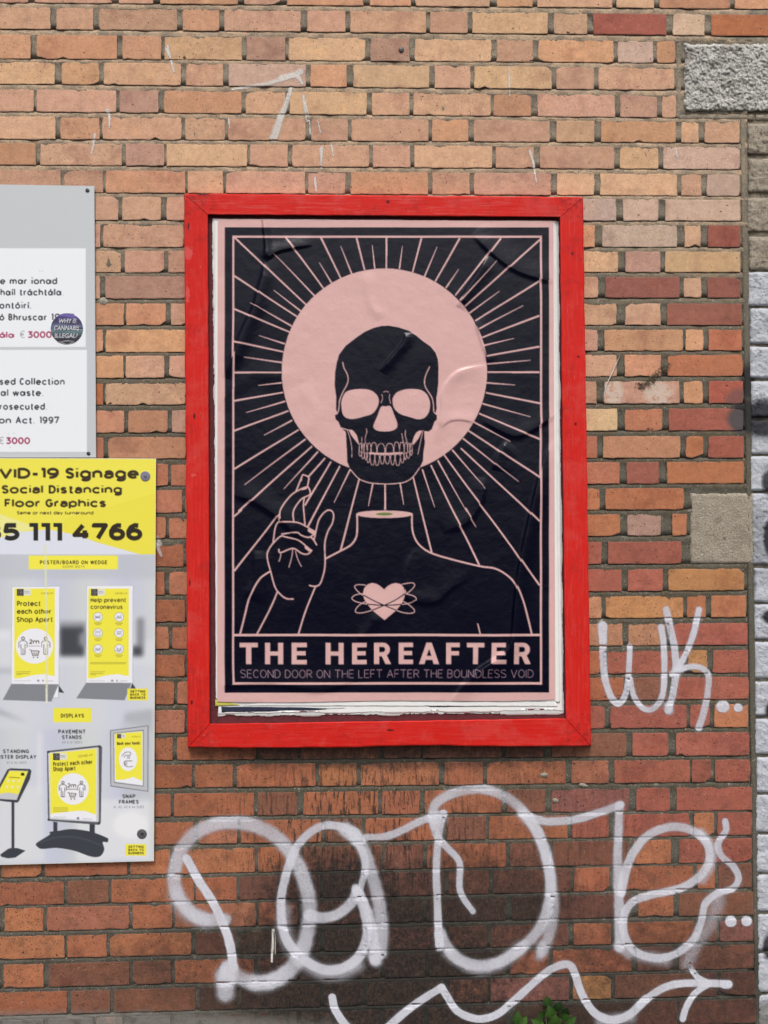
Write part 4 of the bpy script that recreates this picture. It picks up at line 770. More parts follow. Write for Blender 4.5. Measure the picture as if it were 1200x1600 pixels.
def brick_geo(ri, a, b, code, rnd):
    r = ROWS[ri]; t0, t1 = rowtop(r, a), rowtop(r, b); u0, u1 = rowbot(r, a), rowbot(r, b)
    zf = rnd.uniform(-.0012, .0010); BZ[(ri, round(a))] = zf
    w, h = (b - a), (u0 - t0)
    pts = []
    nx = max(3, int(w / 8)); ny = 5
    cr = rnd.choice((0, .2, .5, .9))
    for i in range(nx + 1): pts.append((i / nx, 0.0))
    for j in range(1, ny + 1): pts.append((1.0, j / ny))
    for i in range(nx - 1, -1, -1): pts.append((i / nx, 1.0))
    for j in range(ny - 1, 0, -1): pts.append((0.0, j / ny))
    chips = [(rnd.uniform(0, 1), rnd.choice((0., 1., 1.)), rnd.uniform(3, 7), rnd.uniform(1.5, 4)) for _ in range(rnd.choice((0, 0, 0, 1, 1)))]
    if rnd.random() < .14: chips.append((rnd.choice((0, 1)), rnd.choice((0, 1)), rnd.uniform(6, 12), rnd.uniform(3, 7)))
    rings = []
    for inset, z, jit in ((-.5, -.028, 0), (-.6, -.0022 + zf, .9), (.1, -.0005 + zf, 1.0), (1.6, zf, .8)):
        ring = []
        for (s, v) in pts:
            tx = t0 + (t1 - t0) * s; bx = u0 + (u1 - u0) * s
            x = a + w * s; y = tx + (bx - tx) * v
            cx_, cy_ = (x - (a + b) / 2), (y - (tx + bx) / 2)
            ins = inset
            if s in (0., 1.): x -= math.copysign(ins, cx_)
            if v in (0., 1.): y -= math.copysign(ins, cy_)
            if s in (0., 1.) and v in (0., 1.): x -= math.copysign(cr, cx_); y -= math.copysign(cr * .8, cy_)
            if jit:
                jn = mn.noise(Vector((x * .09, y * .09, ri * 3.1)), noise_basis='PERLIN_ORIGINAL') * .8 + rnd.uniform(-.55, .55)
                if s in (0., 1.): x += jn * jit
                if v in (0., 1.): y += jn * jit * .8
                for (cs, cv, cw, cd_) in chips:
                    dd = abs((s - cs) * w); 
                    if abs(v - cv) * h < 3 and dd < cw: y -= math.copysign(cd_ * (1 - (dd / cw) ** 2) * (.5 if inset == 0 else 1), cy_)
            ring.append(tuple(W(x, y, z)))
        rings.append(ring)
    n = len(pts); V = [p for q in rings for p in q]; F = []
    for k in range(3):
        for i in range(n):
            j = (i + 1) % n; F.append((k * n + i, (k + 1) * n + i, (k + 1) * n + j, k * n + j))
    F.append(tuple(3 * n + i for i in range(n)))
    col = np.array(PAL[code], float); yy_ = t0; f_ = .38 if yy_ < 310 else (.25 if yy_ < 560 else 0)
    if code in 'abykmwsg': col = col * (1 - f_) + np.array((196, 154, 125)) * f_
    lu = col @ np.array((.3, .59, .11)); col = (lu + (col - lu) * (.88 if yy_ < 600 else .80)) * (1.045 if yy_ < 1160 else 1.0) * (1 + rnd.uniform(-.05, .05)) * np.array([1, 1 + rnd.uniform(-.015, .015), 1 + rnd.uniform(-.02, .02)])
    c = lin(tuple(np.clip(col, 0, 255)))
    return V, F, c, [1.0] * (3 * n) + [0.0] * n
def set_attrs(o, cols, rims):
    me = o.data
    at = me.attributes.new('bcol', 'FLOAT_COLOR', 'POINT'); at.data.foreach_set('color', np.array([(*c, 1) for c in cols], np.float32).ravel())
    at = me.attributes.new('rim', 'FLOAT', 'POINT'); at.data.foreach_set('value', np.array(rims, np.float32))
wall = empty('brick_wall', (0, 0, 0), 'weathered wall of tan to red bricks in grey mortar, behind the posters and graffiti', 'brick wall')
order = sorted(ALL, key=lambda q: -visarea(q[1], q[2], rowtop(ROWS[q[0]], q[1]), rowbot(ROWS[q[0]], q[2])))
keep = set(id(q) for q in order[:296])
sv, sf, sc_, sr = [], [], [], []
for q in ALL:
    ri, a, b, cc = q
    V, F, c, rm = brick_geo(ri, a, b, cc, random.Random(ri * 977 + int(a) * 13 + 5))
    if id(q) in keep:
        o = mesh_obj('brick', V, F, M_brick, wall); set_attrs(o, [c] * len(V), rm)
    else:
        o_ = len(sv); sv += V; sf += [tuple(i + o_ for i in f) for f in F]; sc_ += [c] * len(V); sr += rm
o = mesh_obj('brick_remainder', sv, sf, M_brick, wall); set_attrs(o, sc_, sr); tag(o, kind='stuff')
box('wall_core', (LIM_L - 600) * S, .03, 0.0, (1182 - 600) * S, .35, ZC + (800 + 365) * S, M_core, wall)

# mortar: one sheet that follows the courses, struck back under each course and run out flush over the next
def nz(x, y, f, s=0.0): return mn.noise(Vector((x * f, y * f, s)), noise_basis='PERLIN_ORIGINAL')
def mort_h(x, y, gap_t):
    """height of the mortar; gap_t 0..1 down a bed joint, None inside a course"""
    n = nz(x, y, .30, 1) * .0013 + nz(x, y, .05, 4) * .0016
    if gap_t is None: return -.0034 + n * 1.9
    return -.0062 * (1 - min(1, gap_t / .38)) ** 1.3 - .0010 + n * 1.25 + min(0, nz(x, y, .03, 9) + .28) * .010
xs = np.arange(LIM_L, 1168.1, 3.6)
lines = []
for ri in range(len(ROWS) - 1):
    r, q = ROWS[ri], ROWS[ri + 1]
    for f in (.12, .4, .7, .95): lines.append((ri, 'in', f))
    for f in (-.15, .08, .25, .45, .75, .95, 1.15): lines.append((ri, 'gap', f))
V = np.zeros((len(lines), len(xs), 3))
for i, (ri, kd, f) in enumerate(lines):
    r, q = ROWS[ri], ROWS[ri + 1]
    for j, x in enumerate(xs):
        if kd == 'in': a_, b_ = rowtop(r, x), rowbot(r, x); y = a_ + (b_ - a_) * f; z = mort_h(x, y, None)
        else: a_, b_ = rowbot(r, x), rowtop(q, x); y = a_ + (b_ - a_) * f; z = mort_h(x, y, min(1, max(0, f)))
        V[i, j] = W(x, y, z)
grid_mesh('mortar', V, M_mortar, wall, {'bed': ('FLOAT', np.array([[1.0 if (kd == 'gap' and 0 <= f <= 1) else 0.0] * len(xs) for ri, kd, f in lines]))})

xe = np.arange(1165, 1523, 6.0); le = [l for l in lines if (ROWS[l[0]][0] < 45 if l[1] == 'in' else ROWS[l[0]][1] < 50)]
V = np.zeros((len(le), len(xe), 3))
for i, (ri, kd, f) in enumerate(le):
    for j, x in enumerate(xe):
        a_, b_ = (rowtop(ROWS[ri], x), rowbot(ROWS[ri], x)) if kd == 'in' else (rowbot(ROWS[ri], x), rowtop(ROWS[ri + 1], x) if ROWS[ri][1] < 40 else 68)
        y = a_ + (b_ - a_) * f; V[i, j] = W(x, y, mort_h(x, y, None if kd == 'in' else min(1, max(0, f))))
grid_mesh('mortar', V, M_mortar, wall)
def block(name, x0, x1, y0, y1, zf, rough, mat, parent, step=2.4, edge=5.0, frq=.10, seed=0.0, wob=1.5):
    """one dressed or rock-faced stone: its face is a displaced grid that falls back at the arrises"""
    nx = max(4, int((x1 - x0) / step)); ny = max(4, int((y1 - y0) / step)); V = np.zeros((ny + 3, nx + 3, 3))
    for i in range(ny + 3):
        for j in range(nx + 3):
            s = min(1, max(0, (j - 1) / nx)); v = min(1, max(0, (i - 1) / ny))
            x = x0 + (x1 - x0) * s; y = y0 + (y1 - y0) * v
            e = min((x - x0), (x1 - x), (y - y0), (y1 - y))
            x += wob * nz(0, y, .09, seed + 2) * (1 if s in (0., 1.) else 0); y += wob * nz(x, 0, .09, seed + 5) * (1 if v in (0., 1.) else 0)
            z = zf - .0045 * (1 - min(1, e / edge)) ** 2 * (1 + rough * 60)
            z += rough * (.7 * nz(x, y, .07, seed) + .5 * nz(x, y, frq * 1.6, seed + 9) + .55 * nz(x, y, frq * 2.9, seed + 3) + .65 * nz(x, y, .75, seed + 1))
            if i in (0, ny + 2) or j in (0, nx + 2): z = -.03
            V[i, j] = W(x, y, z)
    return grid_mesh(name, V, mat, parent)
block('stone', 1069, 1262, 69, 174, .004, .0065, M_granite, wall, step=1.7, frq=.13, seed=3, wob=4)['label'] = 'pale grey rock faced granite block at the top'
block('stone', 1078, 1178, 770.5, 881, .0005, .0011, M_tooled, wall, step=1.8, frq=.2, seed=8)['label'] = 'flat speckled grey stone block'
for (a, b, t_, b_) in ((1057, 1185, 57, 67), (1055, 1066, 62, 186), (1058, 1178, 177, 189)):
    block('pointing', a, b, t_, b_, -.0015, .0012, M_mortar, wall, step=2.5, edge=2, seed=a)
# ------------------------------------------------------------------ the painted stone quoin on the right
qw = empty('stone_wall', tuple(W(1340, 1686)), 'rough stone wall along the right edge, upper stones bare grey, lower ones painted pale grey with black spray', 'stone wall')
ys = [(192, 241), (247, 301), (309, 363), (369, 422), (424.5, 478), (481, 537), (541, 591), (595, 652), (656, 709), (712, 767), (770, 882), (887, 941), (944, 999), (1002, 1060), (1064, 1118), (1122, 1178), (1182, 1238), (1241, 1300), (1303, 1363), (1366, 1424), (1427, 1485), (1488, 1550), (1553, 1612), (1615, 1684)]
for i, (a, b) in enumerate(ys):
    lx = 1166 + (a - 190) * .0135 + R.uniform(-1, 2)
    o = block('stone', lx, 1330 + 40 * (i % 2), a + 1, b, .0005 + R.uniform(-.001, .0015), .0044 if i > 3 else .0046, M_painted if i > 3 else M_tooled, qw, step=2.6 if i else 2.4, frq=.16, seed=i * 2.7, edge=4)
    block('stone', 1334 + 40 * (i % 2), 1520, a + 1, b, .0005, .003, M_painted if i > 3 else M_tooled, qw, step=9, frq=.1, seed=i * 1.7 + 50, edge=6)
block('stone', 1180, 1330, 178, 189, -.002, .002, M_tooled, qw, step=3); block('stone', 1266, 1520, 69, 187, .002, .005, M_granite, qw, step=6, seed=31)
V = np.array([[W(x, y, -.007 + .002 * nz(x, y, .1, 7)) for x in np.arange(1160, 1523, 6)] for y in np.arange(60, 1689, 6)]); grid_mesh('mortar', V, M_mortar, qw)
nyj = 190; V = np.zeros((nyj, 6, 3))                                   # the upright joint between brick and stone, pointed nearly flush
for i in range(nyj):
    y = 186 + (1686 - 186) * i / (nyj - 1); x0 = 1156.5 + (y - 190) * .0165
    for j, (dx, z) in enumerate(((-1, -.008), (0, -.0015), (3, .0002), (6, -.0002), (9, -.002), (11, -.009))):
        V[i, j] = W(x0 + dx + nz(0, y, .15, j) * 1.2, y, z + nz(dx, y, .2, 2) * .0012)
grid_mesh('pointing', V, M_mortar, wall)
box('stone_core', (1182 - 600) * S, .03, 0.0, (1525 - 600) * S, .35, ZC + (800 + 365) * S, M_core, qw)

# ------------------------------------------------------------------ red noticeboard frame
OUT = [(287.5, 302.5), (911, 308), (923.5, 1166), (293.5, 1168)]; INN = [(325, 335.5), (874.5, 339.5), (884, 1122.5), (328, 1131)]
fb = empty('noticeboard_frame', tuple(W(605, 735, .002)), 'red painted wooden frame with mitred corners fixed to the brick wall around the skull poster', 'frame')
def rail(k, mat, label=None):
    a, b = np.array(OUT[k]), np.array(OUT[(k + 1) % 4]); c, d = np.array(INN[k]), np.array(INN[(k + 1) % 4]); n = 70
    V = np.zeros((n + 1, 8, 3)); gap = .0007
    for i in range(n + 1):
        t = i / n; t2 = gap + (1 - 2 * gap) * t
        o_, i_ = a + (b - a) * t2, c + (d - c) * t2
        nrm = (i_ - o_) / np.linalg.norm(i_ - o_)
        wo = nz(t * 900, k * 50, .02, k) * 1.3; wi = nz(t * 900, k * 50 + 9, .03, k + 5) * .8
        if k == 2: wo += 2.2 * math.exp(-((t - .42) / .12) ** 2) * 1 - 1.2 * math.exp(-((t - .75) / .2) ** 2)
        o_ = o_ + nrm * wo; i_ = i_ - nrm * wi
        zt = .029 + nz(t * 400, k, .02, 8) * .0007
        for j, (p, z) in enumerate(((o_, .0012), (o_, zt - .003), (o_ + nrm * .7, zt - .0012), (o_ + nrm * 2, zt), (i_ - nrm * 1.8, zt), (i_ - nrm * .7, zt - .001), (i_, zt - .003), (i_, .0012))):
            V[i, j] = W(p[0], p[1], z)
    v = V.reshape(-1, 3).tolist(); F = []
    for i in range(n):
        for j in range(7): F.append((i * 8 + j, i * 8 + j + 1, (i + 1) * 8 + j + 1, (i + 1) * 8 + j))
    F.append(tuple(range(7, -1, -1))); F.append(tuple(n * 8 + j for j in range(8)))
    o = mesh_obj('frame_rail', v, F, mat, fb); me = o.data
    bmn = bmesh.new(); bmn.from_mesh(me); bmesh.ops.recalc_face_normals(bmn, faces=bmn.faces); bmn.to_mesh(me); bmn.free()
    if label: o['label'] = label
    return o
rail(0, M_redt, 'top rail with scuffed faded red paint'); rail(1, M_redv); rail(2, M_redh); rail(3, M_redv)
def slab(name, poly, z0, z1, mat, parent=None):
    n = len(poly); V = [tuple(W(x, y, z0)) for x, y in poly] + [tuple(W(x, y, z1)) for x, y in poly]
    F = [tuple(range(n)), tuple(range(2 * n - 1, n - 1, -1))] + [(i, i + n, (i + 1) % n + n, (i + 1) % n) for i in range(n)]
    o = mesh_obj(name, V, F, mat, parent)
    b = bmesh.new(); b.from_mesh(o.data); bmesh.ops.recalc_face_normals(b, faces=b.faces); b.to_mesh(o.data); b.free(); return o
slab('backing_board', [(322, 332), (878, 336), (888, 1126), (325, 1134)], .0012, .0140, M_back, fb)

# ------------------------------------------------------------------ old posters and the poster pasted over them
old = empty('old_poster_layers', tuple(W(605, 740, .0065)), 'torn white edges of older posters showing round and under the skull poster', 'old posters')
def paper(P4, rag, z, mat, label=None, sd=0, st=3.0):
    """sheet between four corners (tl tr br bl); each edge ragged by rag[i] pixels, edges turned down to give thickness"""
    P4 = [np.array(q, float) for q in P4]; nx_ = max(6, int(np.linalg.norm(P4[1] - P4[0]) / st)); ny_ = max(4, int(np.linalg.norm(P4[3] - P4[0]) / st)); V = np.zeros((ny_ + 3, nx_ + 3, 3))
    jag = lambda q, k: rag[k] * max(0, .45 + nz(q, k * 9 + sd, .035, 1) * 1.3 + .45 * nz(q, k * 5 + sd, .2, 2) + .3 * nz(q, sd, .55, 4))
    for i in range(ny_ + 3):
        for j in range(nx_ + 3):
            u = min(1, max(0, (j - 1) / nx_)); v = min(1, max(0, (i - 1) / ny_))
            q = P4[0] * (1 - u) * (1 - v) + P4[1] * u * (1 - v) + P4[2] * u * v + P4[3] * (1 - u) * v; x, y = q
            if v == 0: y += jag(x, 0)
            if v == 1: y -= jag(x, 2)
            if u == 0: x += jag(y, 3)
            if u == 1: x -= jag(y, 1)
            rim_ = i in (0, ny_ + 2) or j in (0, nx_ + 2)
            V[i, j] = W(x, y, z + .0007 * nz(x, y, .02, 3) + .0003 * nz(x, y, .07, 5) - (.0006 if rim_ else 0))
    o = grid_mesh('paper_layer', V, mat, old, smooth=False)
    if label: o['label'] = label
    return o
paper([(330, 342.5), (873.5, 346), (881.5, 1117), (339, 1121)], (1, 1.5, 5, 3), .0158, M_paperg, sd=1)
paper([(331.5, 341.5), (870, 345), (879.5, 1112), (341, 1117)], (.6, 1.2, 4, 2), .0168, M_paper, sd=22)
paper([(345, 1103.6), (455, 1104.6), (540, 1108), (346, 1114)], (.6, 1, 1.5, 1), .0176, M_navy, 'navy strip of an older poster showing at the bottom', sd=3, st=2)
paper([(668, 1102.8), (812, 1101.4), (812, 1103.4), (672, 1105)], (.4, .4, .4, .4), .0176, M_navy, 'thin navy sliver at the bottom right', sd=4, st=2)
paper([(336, 1093), (352, 1095), (376, 1102), (336, 1103.5)], (.2, .3, .3, .3), .0184, M_yel, 'yellow corner of an older poster', sd=5, st=2)
paper([(334.5, 344), (867, 347), (875, 1098), (337, 1093)], (.3, .5, 1.2, .5), .0186, M_paper, sd=66)
paper([(420, 1097), (868, 1097), (872, 1103.5), (380, 1102.5)], (.3, .5, 1.0, .5), .0190, M_paper, sd=67)

# wrinkles of the pasted sheet: (polyline, height m, half width px, one-sided?)
WR = [([(411, 340), (413, 360), (415, 385), (413, 404)], .0055, 5, 1), ([(415, 395), (412, 425), (405, 450), (397, 480), (380, 515), (362, 560), (350, 590)], .0068, 9, 1), ([(414, 408), (428, 395), (450, 388), (490, 381)], .0035, 7, 1),
      ([(634, 520), (632, 533), (612, 558), (594, 580)], .0034, 5.5, 1), ([(764, 571), (722, 579), (702, 594), (692, 615), (690, 645), (678, 695)], .0026, 7, 1), ([(688, 668), (702, 657), (722, 655), (744, 660)], .0018, 6, 1), ([(752, 655), (800, 680), (830, 672), (870, 645)], .0030, 10, 1),
      ([(795, 690), (778, 712), (772, 735)], .0030, 9, 1), ([(866, 690), (850, 720), (838, 770), (824, 830), (812, 890), (806, 940), (800, 1000), (784, 1025), (745, 1052), (722, 1075), (708, 1096)], .0075, 9, 1),
      ([(765, 400), (748, 425), (728, 455), (714, 480)], .0042, 8, 1), ([(738, 364), (770, 395), (810, 423), (868, 441)], .0030, 11, 1), ([(742, 500), (755, 540), (765, 572)], .0022, 7, 1), ([(574, 425), (578, 470), (596, 498)], .0014, 8, 0),
      ([(365, 772), (400, 785), (440, 812), (470, 845)], .0034, 12, 1), ([(400, 860), (398, 900), (385, 935)], .0028, 11, 1), ([(655, 855), (638, 880), (633, 915), (640, 935), (680, 940), (705, 918), (735, 902)], .0024, 10, 1), ([(590, 960), (575, 985), (560, 1000)], .0018, 9, 0),
      ([(690, 830), (730, 815), (752, 780), (755, 745)], .0028, 12, 1), ([(340, 640), (360, 610), (400, 585), (480, 590)], .0014, 14, 0), ([(340, 1072), (420, 1066), (500, 1078), (560, 1058)], .0024, 12, 1), ([(470, 600), (490, 640), (480, 680)], .0012, 12, 0)]
def seg_field(X, Y, pts, n=5):
    p = catmull(pts, n); D_ = np.full(X.shape, 1e9); SG = np.zeros(X.shape); TT = np.zeros(X.shape); m = len(p) - 1
    for i in range(m):
        a, b = p[i], p[i + 1]; d = b - a; L2 = max(1e-9, d @ d)
        t = np.clip(((X - a[0]) * d[0] + (Y - a[1]) * d[1]) / L2, 0, 1)
        dx, dy = X - a[0] - t * d[0], Y - a[1] - t * d[1]; dd = np.hypot(dx, dy); k = dd < D_
        D_ = np.where(k, dd, D_); SG = np.where(k, np.sign(d[0] * dy - d[1] * dx), SG); TT = np.where(k, (i + t) / m, TT)
    return D_, SG, TT
def smooth_noise(X, Y, cell, seed):
    g = np.random.RandomState(seed).uniform(-1, 1, (64, 64)); u = X / cell + 20; v = Y / cell + 5
    i, j = np.floor(u).astype(int), np.floor(v).astype(int); fu, fv = u - i, v - j; fu, fv = fu * fu * (3 - 2 * fu), fv * fv * (3 - 2 * fv)
    G = lambda a, b: g[a % 64, b % 64]
    return (G(i, j) * (1 - fu) + G(i + 1, j) * fu) * (1 - fv) + (G(i, j + 1) * (1 - fu) + G(i + 1, j + 1) * fu) * fv
st = .9; nx, ny = int(528 / st), int(752 / st)
u, v = np.meshgrid(np.linspace(0, 1, nx), np.linspace(0, 1, ny))
X = (340.2 - .8 * v) * (1 - u) + (864.5 + 3.2 * v) * u; Y = (342.8 + 2.4 * u) * (1 - v) + (1096.3 - 3.8 * u ** 3 + 1.2 * np.sin(u * 9)) * v
ZZ = .0212 + .0009 * smooth_noise(X, Y, 75, 3) + .0005 * smooth_noise(X, Y, 33, 4) + .00018 * smooth_noise(X, Y, 14, 5)
XW = .35 * smooth_noise(X, Y, 60, 21); YW = .35 * smooth_noise(X, Y, 55, 22)
for pts, A_, w_, one in WR:
    xs0, xs1 = min(p[0] for p in pts) - 45, max(p[0] for p in pts) + 45; ys0, ys1 = min(p[1] for p in pts) - 45, max(p[1] for p in pts) + 45
    bx = (X > xs0) & (X < xs1) & (Y > ys0) & (Y < ys1)
    d_, sg, tt = seg_field(X[bx], Y[bx], pts); env = np.clip(np.minimum(tt, 1 - tt) * 5, .0, 1) if pts[0][1] > 345 else np.clip((1 - tt) * 5, 0, 1)
    ww = np.where(sg > 0, w_ * .42, w_ * 1.8) if one else w_
    ZZ[bx] += A_ * 1.5 * env * np.exp(-(d_ / ww) ** 2)
    XW[bx] += sg * env * np.exp(-(d_ / (w_ * 1.5)) ** 2) * (.75 if A_ > .002 else .2)
k_ = (D - ZZ) / D
Vp = np.stack([(X - 600) * S * k_, -ZZ, ZC + (800 - Y) * S * k_], -1)
po = grid_mesh('poster', Vp, M_poster, None, {'print': ('FLOAT_COLOR', CV.sample(X + XW, Y + YW))})
tag(po, 'wrinkled dark navy and pink poster of a skull before a rayed disc, titled THE HEREAFTER', 'poster')

# ------------------------------------------------------------------ notices on the left
def board(name, label, cat, corners, z0, z1, canvas, edge_mat, step):
    P4 = [np.array(c, float) for c in corners]                    # tl tr br bl
    c = (P4[0] + P4[2]) / 2; e = empty(name, tuple(W(c[0], c[1], z0)), label, cat)
    slab('panel', [tuple(p) for p in P4], z0, z1, edge_mat, e)
    nx_, ny_ = int(np.linalg.norm(P4[1] - P4[0]) / step), int(np.linalg.norm(P4[3] - P4[0]) / step)
    u, v = np.meshgrid(np.linspace(0, 1, nx_), np.linspace(0, 1, ny_)); ins = .7
    Q = [p + np.array(s) * ins for p, s in zip(P4, ((1, 1), (-1, 1), (-1, -1), (1, -1)))]
    XX = sum(w * q[0] for w, q in zip(((1 - u) * (1 - v), u * (1 - v), u * v, (1 - u) * v), Q)); YY = sum(w * q[1] for w, q in zip(((1 - u) * (1 - v), u * (1 - v), u * v, (1 - u) * v), Q))
    z = z1 + .0004; k = (D - z) / D
    grid_mesh('printed_face', np.stack([(XX - 600) * S * k, np.full(XX.shape, -z), ZC + (800 - YY) * S * k], -1), M_sign, e, {'print': ('FLOAT_COLOR', canvas.sample(XX, YY))})
    return e
def disc(name, x, y, r, z0, z1, mat, parent, dome=.0, hole=0, seg=20, dent=None):
    prof = [(1, z0), (1, z1 - (z1 - z0) * .3), (.86, z1), (.45, z1 + dome), (.18, z1 + dome)] + ([(.14, z1 + dome - .0012)] if hole else [])
    V, F = [], []
    for q, z in prof:
        for i in range(seg): a = 2 * math.pi * i / seg; V.append(tuple(W(x + r * q * math.cos(a), y + r * q * math.sin(a), z)))
    for k in range(len(prof) - 1):
        for i in range(seg): j = (i + 1) % seg; F.append((k * seg + i, k * seg + j, (k + 1) * seg + j, (k + 1) * seg + i))
    F.append(tuple((len(prof) - 1) * seg + i for i in range(seg)))
    return mesh_obj(name, V, F, mat, parent, smooth=False)
ln = board('litter_notice', 'grey sign with white text panels warning of a 3000 euro fine, upper left', 'sign', [(-100, 286.5), (147.5, 290.5), (150.3, 715), (-100, 715)], .004, .0075, LV, M_alu, .8)
disc('screw', 136.5, 297.3, 3.2, .0079, .0095, M_dsteel, ln, .0008, 1); disc('screw', 138.3, 708.6, 3.0, .0079, .0095, M_dsteel, ln, .0008, 1)
cb = board('signage_board', 'yellow and grey printed board advertising COVID-19 signage with a phone number, lower left', 'sign', [(-100, 715.5), (243.7, 716.5), (240.4, 1345.5), (-100, 1354)], .0085, .0120, BR, M_alue, .8)
for x, y in ((227, 744), (221.7, 1303)):
    s_ = disc('washer', x, y, 7.8, .0124, .0140, M_lilac if y < 900 else M_steel, cb, .0004); disc('screw_head', x + .5, y, 2.4, .0142, .0158, M_steel if y < 900 else M_dsteel, s_, 0, 1, 10).location
for o in list(bpy.data.objects):
    if o.name.startswith('screw_head') and o.parent and o.parent.type == 'MESH':
        o.location = Vector(W(o.parent.location.x * 0 + 227 if abs((o.parent.parent.location + o.parent.location).z - W(227, 744).z) < .1 else 222.2, 744 if abs((o.parent.parent.location + o.parent.location).z - W(227, 744).z) < .1 else 1303, .015)) - o.parent.location - o.parent.parent.location
# sticker
n_ = 34; V = np.zeros((n_, 64, 3)); XX = np.zeros((n_, 64)); YY = np.zeros((n_, 64))
for i in range(n_):
    for j in range(64):
        a = 2 * math.pi * j / 63; rad = 25.2 * i / (n_ - 1); XX[i, j] = SC[0] + rad * math.cos(a) * 1.0; YY[i, j] = SC[1] + rad * math.sin(a) * .97
        V[i, j] = W(XX[i, j], YY[i, j], .0083 + .00015 * math.sin(XX[i, j] * .5))
stk = grid_mesh('sticker', V, M_stick, None, {'print': ('FLOAT_COLOR', ST.sample(XX, YY))})
sol = stk.modifiers.new('thick', 'SOLIDIFY'); sol.thickness = .0003; sol.offset = 0
tag(stk, 'round purple and black sticker reading WHY IS CANNABIS ILLEGAL? stuck on the grey sign', 'sticker')

# ------------------------------------------------------------------ spray paint, lying on brick and joint alike
def wall_height(x, y):
    for ri, r in enumerate(ROWS):
        if y < rowtop(r, x): return None if ri == 0 else mort_h(x, y, (y - rowbot(ROWS[ri - 1], x)) / max(1e-6, rowtop(r, x) - rowbot(ROWS[ri - 1], x)))
        if y <= rowbot(r, x):
            for (a, b) in ROWX[ri]:
                if a - 1 <= x <= b + 1: return BZ.get((ri, round(a)), 0.0)
            return mort_h(x, y, None)
    return -.003
ROWX = {}
for ri, a, b, cc in ALL: ROWX.setdefault(ri, []).append((a, b))
def spray(name, strokes, mat, label, cat, step=1.5, group=None, lift=.0011, halo=0.0):
    xs_ = [p[0] for s_ in strokes for p in s_[0]]; ys_ = [p[1] for s_ in strokes for p in s_[0]]
    mx_ = max(max(s_[1:3]) for s_ in strokes) + 9
    gx = np.arange(min(xs_) - mx_, max(xs_) + mx_, step); gy = np.arange(min(ys_) - mx_, min(1650, max(ys_) + mx_), step)
    X, Y = np.meshgrid(gx, gy); A = np.zeros(X.shape)
    for pts, w0, w1, op, soft in strokes:
        x0, x1 = min(p[0] for p in pts) - mx_, max(p[0] for p in pts) + mx_; y0, y1 = min(p[1] for p in pts) - mx_, max(p[1] for p in pts) + mx_
        j0, j1 = np.searchsorted(gx, (x0, x1)); i0, i1 = np.searchsorted(gy, (y0, y1)); sx, sy = X[i0:i1, j0:j1], Y[i0:i1, j0:j1]
        d_, sg, tt = seg_field(sx, sy, pts, 7); hw = .94 * (w0 + (w1 - w0) * tt) / 2 * (1 + .07 * smooth_noise(sx, sy, 9, 8))
        q = np.clip((1 + soft - d_ / hw) / (2 * soft), 0, 1); q = q * q * (3 - 2 * q) * op * (1 - .22 * np.clip(smooth_noise(sx, sy, 38, 12) + .3, 0, 1) if halo else 1)
        q *= 1 - .12 * np.clip(.5 - d_ / hw, 0, 1)
        A[i0:i1, j0:j1] = 1 - (1 - A[i0:i1, j0:j1]) * (1 - q)
        if halo:
            qh = np.clip(1 - d_ / (hw * 1.0 + 7), 0, 1) ** 2 * halo; A[i0:i1, j0:j1] = 1 - (1 - A[i0:i1, j0:j1]) * (1 - qh)
    hz = np.zeros(X.shape); on = A > .012
    on2 = on.copy(); on2[1:] |= on[:-1]; on2[:-1] |= on[1:]; on2[:, 1:] |= on2[:, :-1].copy(); on2[:, :-1] |= on2[:, 1:].copy()
    for i, j in zip(*np.nonzero(on2)):
        h = wall_height(X[i, j], Y[i, j]); hz[i, j] = (-.003 if h is None else h) + (lift if (h is not None and h > -.0013) else lift + .0008)
        if X[i, j] > 1180: hz[i, j] = .004
    k = (D - hz) / D
    V = np.stack([(X - 600) * S * k, -hz, ZC + (800 - Y) * S * k], -1)
    keepq = on[:-1, :-1] | on[1:, :-1] | on[1:, 1:] | on[:-1, 1:]
    o = grid_mesh(name, V, mat, None, {'alpha': ('FLOAT', A)}, keep=keepq)
    return tag(o, label, cat, group)
b = .78
